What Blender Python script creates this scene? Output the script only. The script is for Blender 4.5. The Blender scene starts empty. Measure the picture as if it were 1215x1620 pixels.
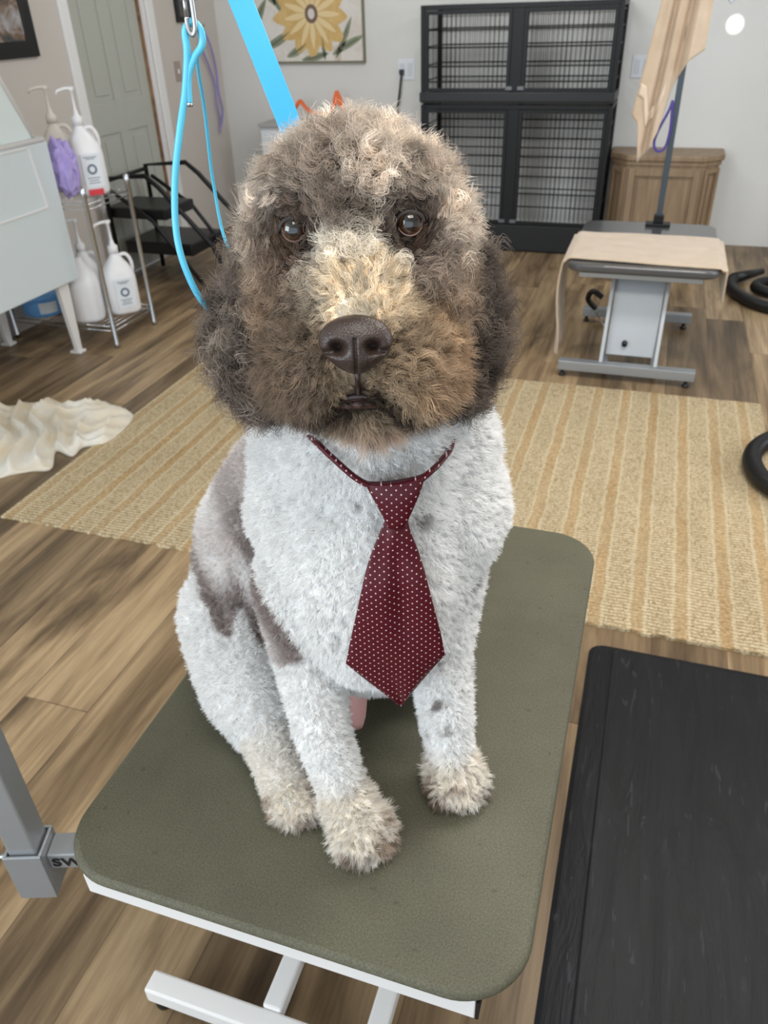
import bpy, bmesh, math, random
import numpy as np
from mathutils import Vector, Matrix, noise
from mathutils.bvhtree import BVHTree

# ------------------------------------------------------------------ camera, world, lights, exposure
C = bpy.context.scene.collection
SC = bpy.context.scene
YAW = math.radians(19.0)
CAM_H = 1.40

def setup_camera():
    p, r = math.radians(33.27), math.radians(-1.87)
    f = Vector((0, math.cos(p), -math.sin(p))); x = Vector((1, 0, 0)); u = x.cross(f)
    X = math.cos(r) * x + math.sin(r) * u
    U = -math.sin(r) * x + math.cos(r) * u
    R = Matrix.Rotation(YAW, 3, 'Z')
    X, U, f = R @ X, R @ U, R @ f
    cam = bpy.data.cameras.new('camera'); o = bpy.data.objects.new('camera', cam); C.objects.link(o)
    m = Matrix((( X.x, U.x, -f.x, 0), (X.y, U.y, -f.y, 0), (X.z, U.z, -f.z, CAM_H), (0, 0, 0, 1)))
    o.matrix_world = m
    cam.sensor_fit = 'VERTICAL'; cam.sensor_height = 36.0; cam.sensor_width = 27.0
    cam.lens = 36.0 * 1225.0 / 1620.0
    cam.clip_start = 0.05
    cam.dof.use_dof = True; cam.dof.focus_distance = 0.70; cam.dof.aperture_fstop = 11.0
    SC.camera = o
setup_camera()

SC.view_settings.view_transform = 'Standard'
SC.view_settings.look = 'None'
SC.view_settings.gamma = 1.0
SC.view_settings.use_curve_mapping = False
SC.view_settings.exposure = 0.38

w = bpy.data.worlds.new('world'); SC.world = w; w.use_nodes = True
w.node_tree.nodes['Background'].inputs[0].default_value = (0.80, 0.90, 1.0, 1)
w.node_tree.nodes['Background'].inputs[1].default_value = 1.25

def area(name, loc, target, size, size_y, power, col):
    l = bpy.data.lights.new(name, 'AREA'); l.shape = 'RECTANGLE'; l.size = size; l.size_y = size_y
    l.energy = power; l.color = col
    o = bpy.data.objects.new(name, l); C.objects.link(o); o.location = loc
    d = Vector(target) - Vector(loc)
    o.rotation_euler = d.to_track_quat('-Z', 'Y').to_euler()
    return o
# daylight through the window behind and left of the camera, ceiling fittings over the room
area('window_daylight', (-2.2, -1.3, 1.7), (-0.2, 1.0, 0.9), 1.8, 1.5, 44, (0.84, 0.93, 1.0))
area('ceiling_lamp', (0.35, 1.9, 2.38), (0.35, 1.9, 0.0), 1.2, 0.5, 27, (1.0, 0.96, 0.90))
area('ceiling_lamp', (0.15, 0.15, 2.38), (0.0, 0.45, 0.0), 0.9, 0.5, 11, (1.0, 0.96, 0.90))
area('added_wall_fill', (-1.3, 3.7, 2.36), (-1.8, 5.7, 0.9), 1.0, 0.4, 16, (0.96, 0.98, 1.0))  # added fill with no real fitting, brightens the back wall at left
area('added_wall_fill', (1.0, 3.9, 2.36), (0.7, 5.7, 0.8), 1.0, 0.4, 11, (0.82, 0.91, 1.0))  # added fill too, cooler, for the right part of the back wall
area('side_window_daylight', (2.45, 2.6, 1.5), (0, 2.9, 0.6), 1.3, 1.2, 24, (0.86, 0.93, 1.0))
def prism_spot():
    l = bpy.data.lights.new('prism_glint', 'SPOT'); l.energy = 9; l.spot_size = math.radians(12); l.spot_blend = 0.5
    l.shadow_soft_size = 0.002; l.color = (0.95, 1.0, 0.9)
    o = bpy.data.objects.new('prism_glint', l); C.objects.link(o)
    o.location = (0.236, 5.18, 1.352); d = Vector((0.296, 5.70, 1.245)) - o.location
    o.rotation_euler = d.to_track_quat('-Z', 'Y').to_euler()
prism_spot()

# ------------------------------------------------------------------ helpers
def lin(c):
    c = c / 255.0
    return c / 12.92 if c <= 0.04045 else ((c + 0.055) / 1.055) ** 2.4
def rgb(r, g, b): return (lin(r), lin(g), lin(b), 1.0)

def mat(name, col, rough=0.5, metal=0.0, spec=0.5, bump=None, var=None, sheen=0, emit=None, coat=0, alpha=None, trans=0):
    """principled material; var=(colour2, noise scale, contrast) mixes a second colour, bump=(scale, strength, detail)"""
    m = bpy.data.materials.new(name); m.use_nodes = True
    nt = m.node_tree; b = nt.nodes['Principled BSDF']
    b.inputs['Base Color'].default_value = col
    b.inputs['Roughness'].default_value = rough; b.inputs['Metallic'].default_value = metal
    b.inputs['Specular IOR Level'].default_value = spec
    b.inputs['Sheen Weight'].default_value = sheen; b.inputs['Coat Weight'].default_value = coat
    b.inputs['Transmission Weight'].default_value = trans
    tc = nt.nodes.new('ShaderNodeTexCoord')
    if var:
        n = nt.nodes.new('ShaderNodeTexNoise'); n.inputs['Scale'].default_value = var[1]; n.inputs['Detail'].default_value = 5
        nt.links.new(tc.outputs['Object'], n.inputs['Vector'])
        r = nt.nodes.new('ShaderNodeValToRGB'); r.color_ramp.elements[0].position = 0.5 - var[2]; r.color_ramp.elements[1].position = 0.5 + var[2]
        r.color_ramp.elements[0].color = col; r.color_ramp.elements[1].color = var[0]
        nt.links.new(n.outputs['Fac'], r.inputs['Fac']); nt.links.new(r.outputs['Color'], b.inputs['Base Color'])
    if bump:
        n = nt.nodes.new('ShaderNodeTexNoise'); n.inputs['Scale'].default_value = bump[0]; n.inputs['Detail'].default_value = bump[2] if len(bump) > 2 else 3
        nt.links.new(tc.outputs['Object'], n.inputs['Vector'])
        bp = nt.nodes.new('ShaderNodeBump'); bp.inputs['Strength'].default_value = bump[1]; bp.inputs['Distance'].default_value = 0.004
        nt.links.new(n.outputs['Fac'], bp.inputs['Height']); nt.links.new(bp.outputs['Normal'], b.inputs['Normal'])
    return m

class MB:
    def __init__(s): s.v = []; s.f = []; s.smooth = []
    def add(s, vs, fs, smooth=False):
        n = len(s.v); s.v += [tuple(v) for v in vs]; s.f += [tuple(i + n for i in f) for f in fs]; s.smooth += [smooth] * len(fs); return s
    def box(s, x0, x1, y0, y1, z0, z1):
        vs = [(x, y, z) for z in (z0, z1) for y in (y0, y1) for x in (x0, x1)]
        return s.add(vs, [(0, 2, 3, 1), (4, 5, 7, 6), (0, 1, 5, 4), (2, 6, 7, 3), (0, 4, 6, 2), (1, 3, 7, 5)])
    def bar(s, a, b, w, h, up=(0, 0, 1)):
        a = Vector(a); b = Vector(b); d = (b - a).normalized(); upv = Vector(up)
        if abs(d.dot(upv)) > 0.95: upv = Vector((0, 1, 0))
        x = d.cross(upv).normalized(); y = x.cross(d)
        vs = []
        for p in (a, b):
            for sx, sy in ((-1, -1), (1, -1), (1, 1), (-1, 1)): vs.append(p + x * sx * w / 2 + y * sy * h / 2)
        return s.add(vs, [(3, 2, 1, 0), (4, 5, 6, 7), (0, 1, 5, 4), (1, 2, 6, 5), (2, 3, 7, 6), (3, 0, 4, 7)])
    def tube(s, pts, r, n=8, caps=True, flat=1.0, ref=(0.13, 0.2, 0.97)):
        pts = [Vector(p) for p in pts]; rs = r if isinstance(r, (list, tuple)) else [r] * len(pts)
        T = []
        for i in range(len(pts)):
            a = pts[max(i - 1, 0)]; b = pts[min(i + 1, len(pts) - 1)]; T.append((b - a).normalized())
        nx = T[0].cross(Vector(ref)).normalized()
        vs = []
        for i, p in enumerate(pts):
            nx = (nx - T[i] * nx.dot(T[i])).normalized(); ny = T[i].cross(nx)
            for k in range(n):
                a = 2 * math.pi * k / n
                vs.append(p + nx * math.cos(a) * rs[i] + ny * math.sin(a) * rs[i] * flat)
        fs = []
        for i in range(len(pts) - 1):
            for k in range(n):
                k2 = (k + 1) % n
                fs.append((i * n + k, i * n + k2, (i + 1) * n + k2, (i + 1) * n + k))
        if caps:
            fs.append(tuple(reversed(range(n)))); fs.append(tuple((len(pts) - 1) * n + k for k in range(n)))
        return s.add(vs, fs, True)
    def lathe(s, prof, c=(0, 0, 0), n=20, sx=1.0, sy=1.0):
        vs = []
        for r, z in prof:
            for k in range(n):
                a = 2 * math.pi * k / n; vs.append((c[0] + r * sx * math.cos(a), c[1] + r * sy * math.sin(a), c[2] + z))
        fs = []
        for i in range(len(prof) - 1):
            for k in range(n):
                k2 = (k + 1) % n; fs.append((i * n + k, i * n + k2, (i + 1) * n + k2, (i + 1) * n + k))
        fs.append(tuple(reversed(range(n)))); fs.append(tuple((len(prof) - 1) * n + k for k in range(n)))
        return s.add(vs, fs, True)
    def prism(s, poly, z0, z1, chamfer=0.0):
        """horizontal outline extruded in z, with a small chamfer"""
        n = len(poly)
        rings = [(0, z0), (0, z1)] if not chamfer else [(chamfer, z0), (0, z0 + chamfer), (0, z1 - chamfer), (chamfer * 0.35, z1 - chamfer * 0.3), (chamfer, z1)]
        cx = sum(p[0] for p in poly) / n; cy = sum(p[1] for p in poly) / n
        mx = max(abs(p[0] - cx) for p in poly); my = max(abs(p[1] - cy) for p in poly)
        vs = []
        for ins, z in rings:
            for p in poly:
                vs.append((cx + (p[0] - cx) * (1 - ins / mx), cy + (p[1] - cy) * (1 - ins / my), z))
        fs = [tuple(reversed(range(n)))]
        for i in range(len(rings) - 1):
            for k in range(n):
                k2 = (k + 1) % n; fs.append((i * n + k, i * n + k2, (i + 1) * n + k2, (i + 1) * n + k))
        fs.append(tuple((len(rings) - 1) * n + k for k in range(n)))
        return s.add(vs, fs)
    def build(s, name, material, parent=None, bevel=0.0, sub=0, smooth=None, loc=None):
        me = bpy.data.meshes.new(name)
        vs = s.v
        if loc is not None: vs = [(a - loc[0], b - loc[1], c - loc[2]) for a, b, c in vs]
        me.from_pydata(vs, [], s.f); me.update()
        me.materials.append(material)
        for p, sm in zip(me.polygons, s.smooth): p.use_smooth = sm if smooth is None else smooth
        o = bpy.data.objects.new(name, me); C.objects.link(o)
        if loc is not None: o.location = loc
        if parent is not None: o.parent = parent
        if bevel:
            b = o.modifiers.new('bevel', 'BEVEL'); b.width = bevel; b.segments = 2; b.limit_method = 'ANGLE'
        if sub:
            b = o.modifiers.new('sub', 'SUBSURF'); b.levels = sub; b.render_levels = sub
        return o

def tag(o, label=None, cat=None, group=None, kind=None):
    if label: o['label'] = label
    if cat: o['category'] = cat
    if group: o['group'] = group
    if kind: o['kind'] = kind
    return o
def empty(name, loc, rz=0.0):
    e = bpy.data.objects.new(name, None); C.objects.link(e); e.location = loc; e.rotation_euler = (0, 0, rz); e.empty_display_size = 0.05
    return e
def thing(name, label, cat, loc, rz=0.0, group=None): return tag(empty(name, loc, rz), label, cat, group)
def rrect(x0, x1, y0, y1, r, n=10):
    pts = []
    for cx, cy, a0 in ((x1 - r, y0 + r, -90), (x1 - r, y1 - r, 0), (x0 + r, y1 - r, 90), (x0 + r, y0 + r, 180)):
        for i in range(n + 1):
            a = math.radians(a0 + 90 * i / n); pts.append((cx + r * math.cos(a), cy + r * math.sin(a)))
    return pts
def spline(pts, n=8):
    P = [Vector(p) for p in pts]; out = []
    for i in range(len(P) - 1):
        p0, p1, p2, p3 = P[max(i - 1, 0)], P[i], P[i + 1], P[min(i + 2, len(P) - 1)]
        for k in range(n):
            t = k / n
            out.append(0.5 * ((2 * p1) + (p2 - p0) * t + (2 * p0 - 5 * p1 + 4 * p2 - p3) * t * t + (3 * p1 - p0 - 3 * p2 + p3) * t ** 3))
    out.append(P[-1]); return out

# node shorthand for the textured materials
class NT:
    def __init__(s, name, rough=0.5):
        s.m = bpy.data.materials.new(name); s.m.use_nodes = True; s.t = s.m.node_tree; s.b = s.t.nodes['Principled BSDF']
        s.b.inputs['Roughness'].default_value = rough
        tc = s.t.nodes.new('ShaderNodeTexCoord'); s.obj = tc.outputs['Object']
        sep = s.t.nodes.new('ShaderNodeSeparateXYZ'); s.t.links.new(s.obj, sep.inputs[0]); s.x, s.y, s.z = sep.outputs
    def put(s, sock, v):
        if isinstance(v, (int, float)): sock.default_value = v
        elif isinstance(v, tuple): sock.default_value = v if len(v) == len(sock.default_value) else v[:len(sock.default_value)]
        else: s.t.links.new(v, sock)
    def math(s, op, a, b=0.0, c=0.0):
        n = s.t.nodes.new('ShaderNodeMath'); n.operation = op
        for i, v in enumerate((a, b, c)): s.put(n.inputs[i], v)
        return n.outputs[0]
    def comb(s, x=0.0, y=0.0, z=0.0):
        n = s.t.nodes.new('ShaderNodeCombineXYZ')
        for i, v in enumerate((x, y, z)): s.put(n.inputs[i], v)
        return n.outputs[0]
    def noise(s, vec, scale, detail=4, rough=0.5, dist=0.0):
        n = s.t.nodes.new('ShaderNodeTexNoise'); s.put(n.inputs['Vector'], vec); n.inputs['Scale'].default_value = scale
        n.inputs['Detail'].default_value = detail; n.inputs['Roughness'].default_value = rough; n.inputs['Distortion'].default_value = dist
        return n.outputs['Fac']
    def white(s, vec):
        n = s.t.nodes.new('ShaderNodeTexWhiteNoise'); n.noise_dimensions = '3D'; s.put(n.inputs['Vector'], vec); return n.outputs['Value']
    def ramp(s, fac, stops):
        n = s.t.nodes.new('ShaderNodeValToRGB'); s.put(n.inputs[0], fac); e = n.color_ramp.elements
        while len(e) < len(stops): e.new(0.5)
        for i, (p, c) in enumerate(stops): e[i].position = p; e[i].color = c
        return n.outputs[0]
    def mix(s, fac, a, b, mode='MIX'):
        n = s.t.nodes.new('ShaderNodeMix'); n.data_type = 'RGBA'; n.blend_type = mode
        s.put(n.inputs[0], fac); s.put(n.inputs[6], a); s.put(n.inputs[7], b); return n.outputs[2]
    def bump(s, h, strength=0.3, dist=0.003):
        n = s.t.nodes.new('ShaderNodeBump'); s.put(n.inputs['Height'], h); n.inputs['Strength'].default_value = strength; n.inputs['Distance'].default_value = dist
        s.t.links.new(n.outputs[0], s.b.inputs['Normal'])
    def col(s, c): s.put(s.b.inputs['Base Color'], c)

BLACK, WHITE = (0, 0, 0, 1), (1, 1, 1, 1)

def floor_mat():
    n = NT('wood_plank', 0.42); n.b.inputs['Specular IOR Level'].default_value = 0.35
    xi = n.math('FLOOR', n.math('DIVIDE', n.math('ADD', n.x, 10.03), 0.182))
    off = n.math('MULTIPLY', n.white(n.comb(xi, 3.0, 1.0)), 1.22)
    yy = n.math('ADD', n.math('ADD', n.y, 10.0), off)
    yi = n.math('FLOOR', n.math('DIVIDE', yy, 1.22))
    idv = n.white(n.comb(xi, yi, 0.5))
    gv = n.comb(n.math('MULTIPLY', n.x, 9.0), n.math('ADD', n.math('MULTIPLY', n.y, 1.1), n.math('MULTIPLY', idv, 40.0)), xi)
    g1 = n.noise(gv, 1.0, 5, 0.6, 0.6)
    gv2 = n.comb(n.math('MULTIPLY', n.x, 60.0), n.math('MULTIPLY', n.y, 2.6), idv)
    g2 = n.noise(gv2, 1.0, 4, 0.65, 0.3)
    base = n.ramp(g1, [(0.30, rgb(96, 83, 66)), (0.43, rgb(146, 127, 101)), (0.57, rgb(190, 169, 137)), (0.75, rgb(210, 189, 157))])
    fine = n.ramp(g2, [(0.28, rgb(140, 118, 96)), (0.62, rgb(235, 228, 220))])
    c = n.mix(0.6, base, fine, 'MULTIPLY')
    tone = n.ramp(idv, [(0.0, rgb(170, 163, 158)), (0.5, rgb(225, 220, 214)), (1.0, rgb(255, 250, 244))])
    c = n.mix(1.0, c, tone, 'MULTIPLY')
    fx = n.math('FRACT', n.math('DIVIDE', n.math('ADD', n.x, 10.03), 0.182)); fy = n.math('FRACT', n.math('DIVIDE', yy, 1.22))
    ex = n.math('LESS_THAN', fx, 0.014); ey = n.math('LESS_THAN', fy, 0.0028); seam = n.math('MAXIMUM', ex, ey)
    c = n.mix(n.math('MULTIPLY', seam, 0.55), c, rgb(70, 55, 42))
    n.col(c); n.bump(n.math('SUBTRACT', n.math('MULTIPLY', g2, 0.25), seam), 0.25, 0.0015)
    return n.m

def rug_mat():
    n = NT('jute_weave', 0.95); n.b.inputs['Specular IOR Level'].default_value = 0.1
    wob = n.math('MULTIPLY', n.math('SUBTRACT', n.noise(n.comb(n.math('MULTIPLY', n.x, 3.0), n.math('MULTIPLY', n.y, 9.0), 0.0), 1.0, 3), 0.5), 0.018)
    xx = n.math('ADD', n.x, wob)
    per = n.math('FRACT', n.math('DIVIDE', n.math('ADD', xx, 5.063), 0.1115))
    jute = n.math('LESS_THAN', n.math('ABSOLUTE', n.math('SUBTRACT', per, 0.5)), 0.13)
    rib = n.math('SINE', n.math('MULTIPLY', n.math('ADD', n.y, n.math('MULTIPLY', n.noise(n.comb(n.math('MULTIPLY', n.x, 30.0), 0.0, 0.0), 1.0, 2), 0.01)), 2 * math.pi / 0.0135))
    col2 = n.math('SINE', n.math('MULTIPLY', n.x, 2 * math.pi / 0.0125))
    big = n.noise(n.comb(n.math('MULTIPLY', n.x, 12.0), n.math('MULTIPLY', n.y, 2.5), 0.0), 1.0, 4, 0.6)
    spec = n.noise(n.obj, 170.0, 2, 0.6)
    cream = n.ramp(spec, [(0.30, rgb(150, 126, 92)), (0.50, rgb(208, 192, 158)), (0.7, rgb(226, 214, 186))])
    gapm = n.math('GREATER_THAN', n.math('ADD', rib, n.math('MULTIPLY', n.math('SUBTRACT', big, 0.5), 3.0)), 0.35)
    gap = n.mix(n.math('MULTIPLY', gapm, 0.55), cream, rgb(142, 112, 76))
    jc = n.ramp(n.noise(n.obj, 90.0, 3, 0.7), [(0.3, rgb(150, 122, 86)), (0.6, rgb(202, 172, 128))])
    edge = n.math('LESS_THAN', n.math('ABSOLUTE', n.math('SUBTRACT', n.math('ABSOLUTE', n.math('SUBTRACT', per, 0.5)), 0.19)), 0.035)
    c = n.mix(n.math('MULTIPLY', jute, n.ramp(n.noise(n.comb(n.math('MULTIPLY', n.x, 4.0), n.math('MULTIPLY', n.y, 2.0), 0.0), 1.0, 3), [(0.3, (.35, .35, .35, 1)), (0.65, (.95, .95, .95, 1))])), gap, jc)
    c = n.mix(n.math('MULTIPLY', edge, 0.35), c, rgb(228, 214, 180))
    c = n.mix(0.5, c, n.ramp(big, [(0.3, rgb(190, 182, 170)), (0.7, WHITE)]), 'MULTIPLY')
    n.col(c)
    h = n.math('ADD', n.math('MULTIPLY', rib, 0.3), n.math('ADD', n.math('MULTIPLY', col2, 0.12), spec))
    n.bump(h, 0.7, 0.004)
    return n.m

def mat_top():
    n = NT('speckled_olive_rubber', 0.62); n.b.inputs['Specular IOR Level'].default_value = 0.5
    a = n.noise(n.obj, 420.0, 2, 0.6); b = n.noise(n.obj, 9.0, 4, 0.6)
    c = n.ramp(a, [(0.33, rgb(78, 76, 60)), (0.5, rgb(89, 87, 70)), (0.68, rgb(102, 99, 81))])
    c = n.mix(0.35, c, n.ramp(b, [(0.35, rgb(190, 190, 186)), (0.65, WHITE)]), 'MULTIPLY')
    sp = n.math('GREATER_THAN', n.noise(n.obj, 75.0, 1, 0.4), 0.76)
    c = n.mix(n.math('MULTIPLY', sp, 0.5), c, rgb(60, 58, 48))
    n.col(c); n.bump(a, 0.25, 0.001); return n.m

def wall_mat(name, c1, c2):
    n = NT(name, 0.75); n.b.inputs['Specular IOR Level'].default_value = 0.25
    n.col(n.ramp(n.noise(n.obj, 1.2, 3), [(0.3, c1), (0.7, c2)])); n.bump(n.noise(n.obj, 140.0, 3), 0.08, 0.002); return n.m

M = {}
M['floor'] = floor_mat(); M['rug'] = rug_mat(); M['top'] = mat_top()
M['wall'] = wall_mat('greige_paint', rgb(214, 213, 209), rgb(219, 218, 215))
M['wall_side'] = wall_mat('shaded_wall_paint', rgb(200, 193, 186), rgb(204, 197, 190))  # darker tone puts the left wall's shade into its colour
M['ceiling'] = mat('ceiling_white', rgb(235, 233, 228), 0.9)
M['white_metal'] = mat('white_enamel', rgb(232, 230, 228), 0.35, bump=(60, 0.05))
M['silver'] = mat('silver_paint', rgb(162, 166, 170), 0.38, 0.55, bump=(90, 0.05))
M['steel'] = mat('zinc_steel', rgb(190, 190, 190), 0.25, 1.0)
M['chrome'] = mat('chrome', rgb(196, 198, 202), 0.16, 1.0)
M['black_metal'] = mat('black_enamel', rgb(15, 16, 18), 0.45, spec=0.35)
M['black_plastic'] = mat('black_plastic', rgb(15, 16, 18), 0.42, bump=(30, 0.1))
M['rubber'] = mat('black_rubber', rgb(34, 35, 38), 0.5, bump=(55, 0.12), var=(rgb(44, 45, 49), 5, 0.2))
M['hose'] = mat('hose_vinyl', rgb(14, 14, 16), 0.38)
M['blue_strap'] = mat('sky_blue_vinyl', rgb(62, 180, 236), 0.36, coat=0.2)
M['blue_cord'] = mat('sky_blue_cord', rgb(92, 196, 232), 0.34, coat=0.2)
M['tub'] = mat('tub_polymer', rgb(212, 222, 226), 0.42, bump=(12, 0.03))
M['tub_light'] = mat('tub_inside', rgb(222, 232, 232), 0.35)
M['bottle'] = mat('milky_bottle_plastic', rgb(236, 236, 238), 0.35)
M['bottle_dull'] = mat('cream_bottle_plastic', rgb(224, 216, 206), 0.4)
M['label'] = mat('label_paper', rgb(226, 232, 238), 0.6)
M['ink'] = mat('label_ink', rgb(110, 122, 140), 0.6)
M['red'] = mat('red_sticker', rgb(214, 60, 70), 0.5)
M['purple'] = mat('lilac_cloth', rgb(176, 160, 220), 0.8, sheen=0.3, bump=(80, 0.3))
M['purple_cord'] = mat('purple_cord', rgb(142, 132, 190), 0.5)
M['door'] = mat('door_paint', rgb(176, 178, 169), 0.55)
M['trim'] = mat('trim_paint', rgb(232, 231, 230), 0.5)
M['door_edge'] = mat('raw_door_edge', rgb(160, 124, 92), 0.7, var=(rgb(110, 80, 56), 20, 0.2))
M['towel_beige'] = mat('beige_terry', rgb(214, 192, 168), 0.95, sheen=0.4, bump=(260, 0.6), var=(rgb(200, 178, 152), 14, 0.25))
M['towel_band'] = mat('beige_terry_band', rgb(224, 204, 182), 0.9, sheen=0.3)
M['towel_white'] = mat('cream_terry', rgb(222, 219, 212), 0.95, sheen=0.2, bump=(200, 0.6), var=(rgb(214, 198, 168), 7, 0.2))
M['orange'] = mat('orange_plastic', rgb(236, 116, 62), 0.45)
M['plate'] = mat('outlet_plate', rgb(222, 226, 232), 0.4)
M['socket'] = mat('socket_grey', rgb(150, 154, 160), 0.5)
M['blue_bowl'] = mat('blue_plastic', rgb(110, 175, 238), 0.4)
M['grey_board'] = mat('pale_grey_laminate', rgb(180, 180, 180), 0.5)
M['glass'] = mat('crystal_glass', rgb(240, 245, 250), 0.02, trans=1.0)
M['vinyl_grey'] = mat('charcoal_table_vinyl', rgb(74, 74, 76), 0.3, coat=0.5, bump=(300, 0.08))
M['black'] = mat('flat_black', rgb(12, 12, 13), 0.6)
def oak_mat():
    n = NT('oak', 0.5)
    g = n.noise(n.comb(n.math('MULTIPLY', n.x, 30.0), n.math('MULTIPLY', n.y, 30.0), n.math('MULTIPLY', n.z, 3.0)), 1.0, 5, 0.6, 0.5)
    n.col(n.ramp(g, [(0.3, rgb(128, 106, 82)), (0.7, rgb(160, 136, 108))])); return n.m
M['oak'] = oak_mat()

def photo_mat(name, cols, scale, seed):
    n = NT(name, 0.35)
    v = n.comb(n.math('ADD', n.y, seed), n.z, n.x)
    a = n.noise(v, scale, 3, 0.6, 0.4)
    st = [(0.25 + 0.5 * i / (len(cols) - 1), c) for i, c in enumerate(cols)]
    n.col(n.ramp(a, st)); return n.m

# ------------------------------------------------------------------ structure
WX, WY, RX, FY, CH = -3.08, 5.703, 2.7, -2.4, 2.45
def struct(name, mb, m, **k): return tag(mb.build(name, m, **k), kind='structure')
struct('floor', MB().box(WX - .1, RX + .1, FY, WY + .1, -0.05, 0.0), M['floor'])
struct('ceiling', MB().box(WX - .1, RX + .1, FY, WY + .1, CH, CH + .05), M['ceiling'])
struct('wall_back', MB().box(WX - .1, RX + .1, WY, WY + .1, 0, CH), M['wall'])
struct('wall_right', MB().box(RX, RX + .1, FY, WY, 0, CH), M['wall'])
D0, D1 = 4.10, 4.77          # door leaf along the left wall
struct('wall_left', MB().box(WX - .1, WX, FY, D0 - .01, 0, CH).box(WX - .1, WX, D1 + .06, WY, 0, CH).box(WX - .1, WX, D0 - .01, D1 + .06, 2.05, CH), M['wall_side'])
# door casing
struct('trim_1', MB().box(WX, WX + .018, D0 - .085, D0 - .01, 0, 2.12), M['trim'], bevel=.004)
struct('trim_2', MB().box(WX, WX + .018, D1 + .06, D1 + .135, 0, 2.12).box(WX - .09, WX, D1 + .052, D1 + .06, 0, 2.05), M['trim'], bevel=.004)
struct('trim_3', MB().box(WX, WX + .018, D0 - .01, D1 + .06, 2.05, 2.12), M['trim'], bevel=.004)
def door():
    root = tag(empty('door_1', (WX - .02, D0, 0)), kind='structure')
    mb = MB(); x1 = 0.0; x0 = -.035; W = D1 - D0
    mb.box(x0, x1 - .008, 0, W, .01, 2.03)
    # stiles and rails stand proud of the recessed panels
    st = [(0, .09), (W / 2 - .045, W / 2 + .045), (W - .09, W)]
    for a, b in st: mb.box(x1 - .008, x1, a, b, .01, 2.03)
    for a, b in ((.01, .20), (.80, .965), (1.62, 1.72), (1.93, 2.03)): 
        mb.box(x1 - .008, x1 - .0005, .09, W / 2 - .045, a, b); mb.box(x1 - .008, x1 - .0005, W / 2 + .045, W - .09, a, b)
    for a, b in ((.20, .80), (.965, 1.62), (1.72, 1.93)):
        for c, d in ((.09, W / 2 - .045), (W / 2 + .045, W - .09)):
            mb.box(x1 - .008, x1 - .003, c + .035, d - .035, a + .035, b - .035)
    tag(mb.build('door_leaf', M['door'], root, bevel=.003), kind='structure')
    tag(MB().box(x0, x1 + .012, W, W + .022, .01, 2.03).build('door_edge', M['door_edge'], root), label='raw brown wooden edge of the door')
door()

# ------------------------------------------------------------------ rug
def rug():
    x0, x1, y0, y1 = -1.915, 0.53, 1.640, 3.172
    rnd = random.Random(3); n = 150; mb = MB(); h = .009
    xs = [x0 + (x1 - x0) * i / n for i in range(n + 1)]
    lo = [y0 + rnd.uniform(-.005, .005) for _ in xs]; hi = [y1 + rnd.uniform(-.004, .004) for _ in xs]
    vs = []
    for i, x in enumerate(xs):
        vs += [(x, lo[i], 0.0005), (x, lo[i] + .002, h), (x, hi[i] - .002, h), (x, hi[i], 0.0005)]
    fs = []
    for i in range(n):
        a, b = i * 4, i * 4 + 4
        fs += [(a, b, b + 1, a + 1), (a + 1, b + 1, b + 2, a + 2), (a + 2, b + 2, b + 3, a + 3), (a + 3, b + 3, b, a)]
    fs += [(0, 1, 2, 3), tuple(n * 4 + k for k in (3, 2, 1, 0))]
    mb.add(vs, fs)
    tag(mb.build('area_rug', M['rug']), 'large striped cream and tan woven jute rug lying on the plank floor', 'rug')
rug()

# ------------------------------------------------------------------ near grooming table
TX0, TX1, TY0, TY1, TZ = -0.612, -0.006, 0.408, 1.325, 0.5
def near_table():
    t = thing('grooming_table', 'low grooming table with olive speckled top and white frame under the sitting dog', 'table', ((TX0 + TX1) / 2, (TY0 + TY1) / 2, 0))
    L = (t.location.x, t.location.y, 0)
    def P(mb, name, m, **k):
        o = mb.build(name, m, None, loc=L, **k); o.parent = t; o.location = (0, 0, 0); return o
    P(MB().prism(rrect(TX0, TX1, TY0, TY1, .085, 14), TZ - .018, TZ, .007), 'tabletop', M['top'], bevel=.004)
    # white frame rails under the top
    rail = MB().box(TX0 + .045, TX1 - .05, TY0 + .010, TY0 + .036, .443, .4815)
    P(rail, 'rail', M['white_metal'], bevel=.002)
    P(MB().box(TX0 + .045, TX1 - .05, TY1 - .065, TY1 - .04, .443, .4815), 'rail', M['white_metal'], bevel=.002)
    P(MB().box(TX0 + .045, TX0 + .07, TY0 + .037, TY1 - .066, .443, .4815), 'rail', M['white_metal'], bevel=.002)
    P(MB().box(TX1 - .075, TX1 - .05, TY0 + .037, TY1 - .066, .443, .4815), 'rail', M['white_metal'], bevel=.002)
    P(MB().box(TX1 - .0498, TX1 - .046, TY0 + .010, TY0 + .036, .444, .481), 'end_cap', M['black_plastic'])
    # floor base: two long bars between cross bars
    for yy in (TY0 + .055, TY1 - .09):
        P(MB().box(-.60, -.02, yy, yy + .035, .035, .072), 'cross_bar', M['white_metal'], bevel=.004)
        for xx in (-.585, -.035): P(MB().lathe([(.012, .0), (.014, .01), (.010, .035)], (xx, yy + .018, 0), 14), 'foot', M['black_plastic'])
    for xx in (-.403, -.235):
        P(MB().box(xx, xx + .032, TY0 + .09, TY1 - .09, .045, .078), 'base_bar', M['white_metal'], bevel=.004)
    # lifting legs from the base to the rails
    for xx in (-.355, -.255):
        P(MB().bar((xx, TY0 + .22, .07), (xx, TY1 - .22, .455), .022, .03).bar((xx - .025, TY1 - .22, .07), (xx - .025, TY0 + .22, .455), .022, .03), 'scissor_leg', M['white_metal'])
    return t
NEAR = near_table()

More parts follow.
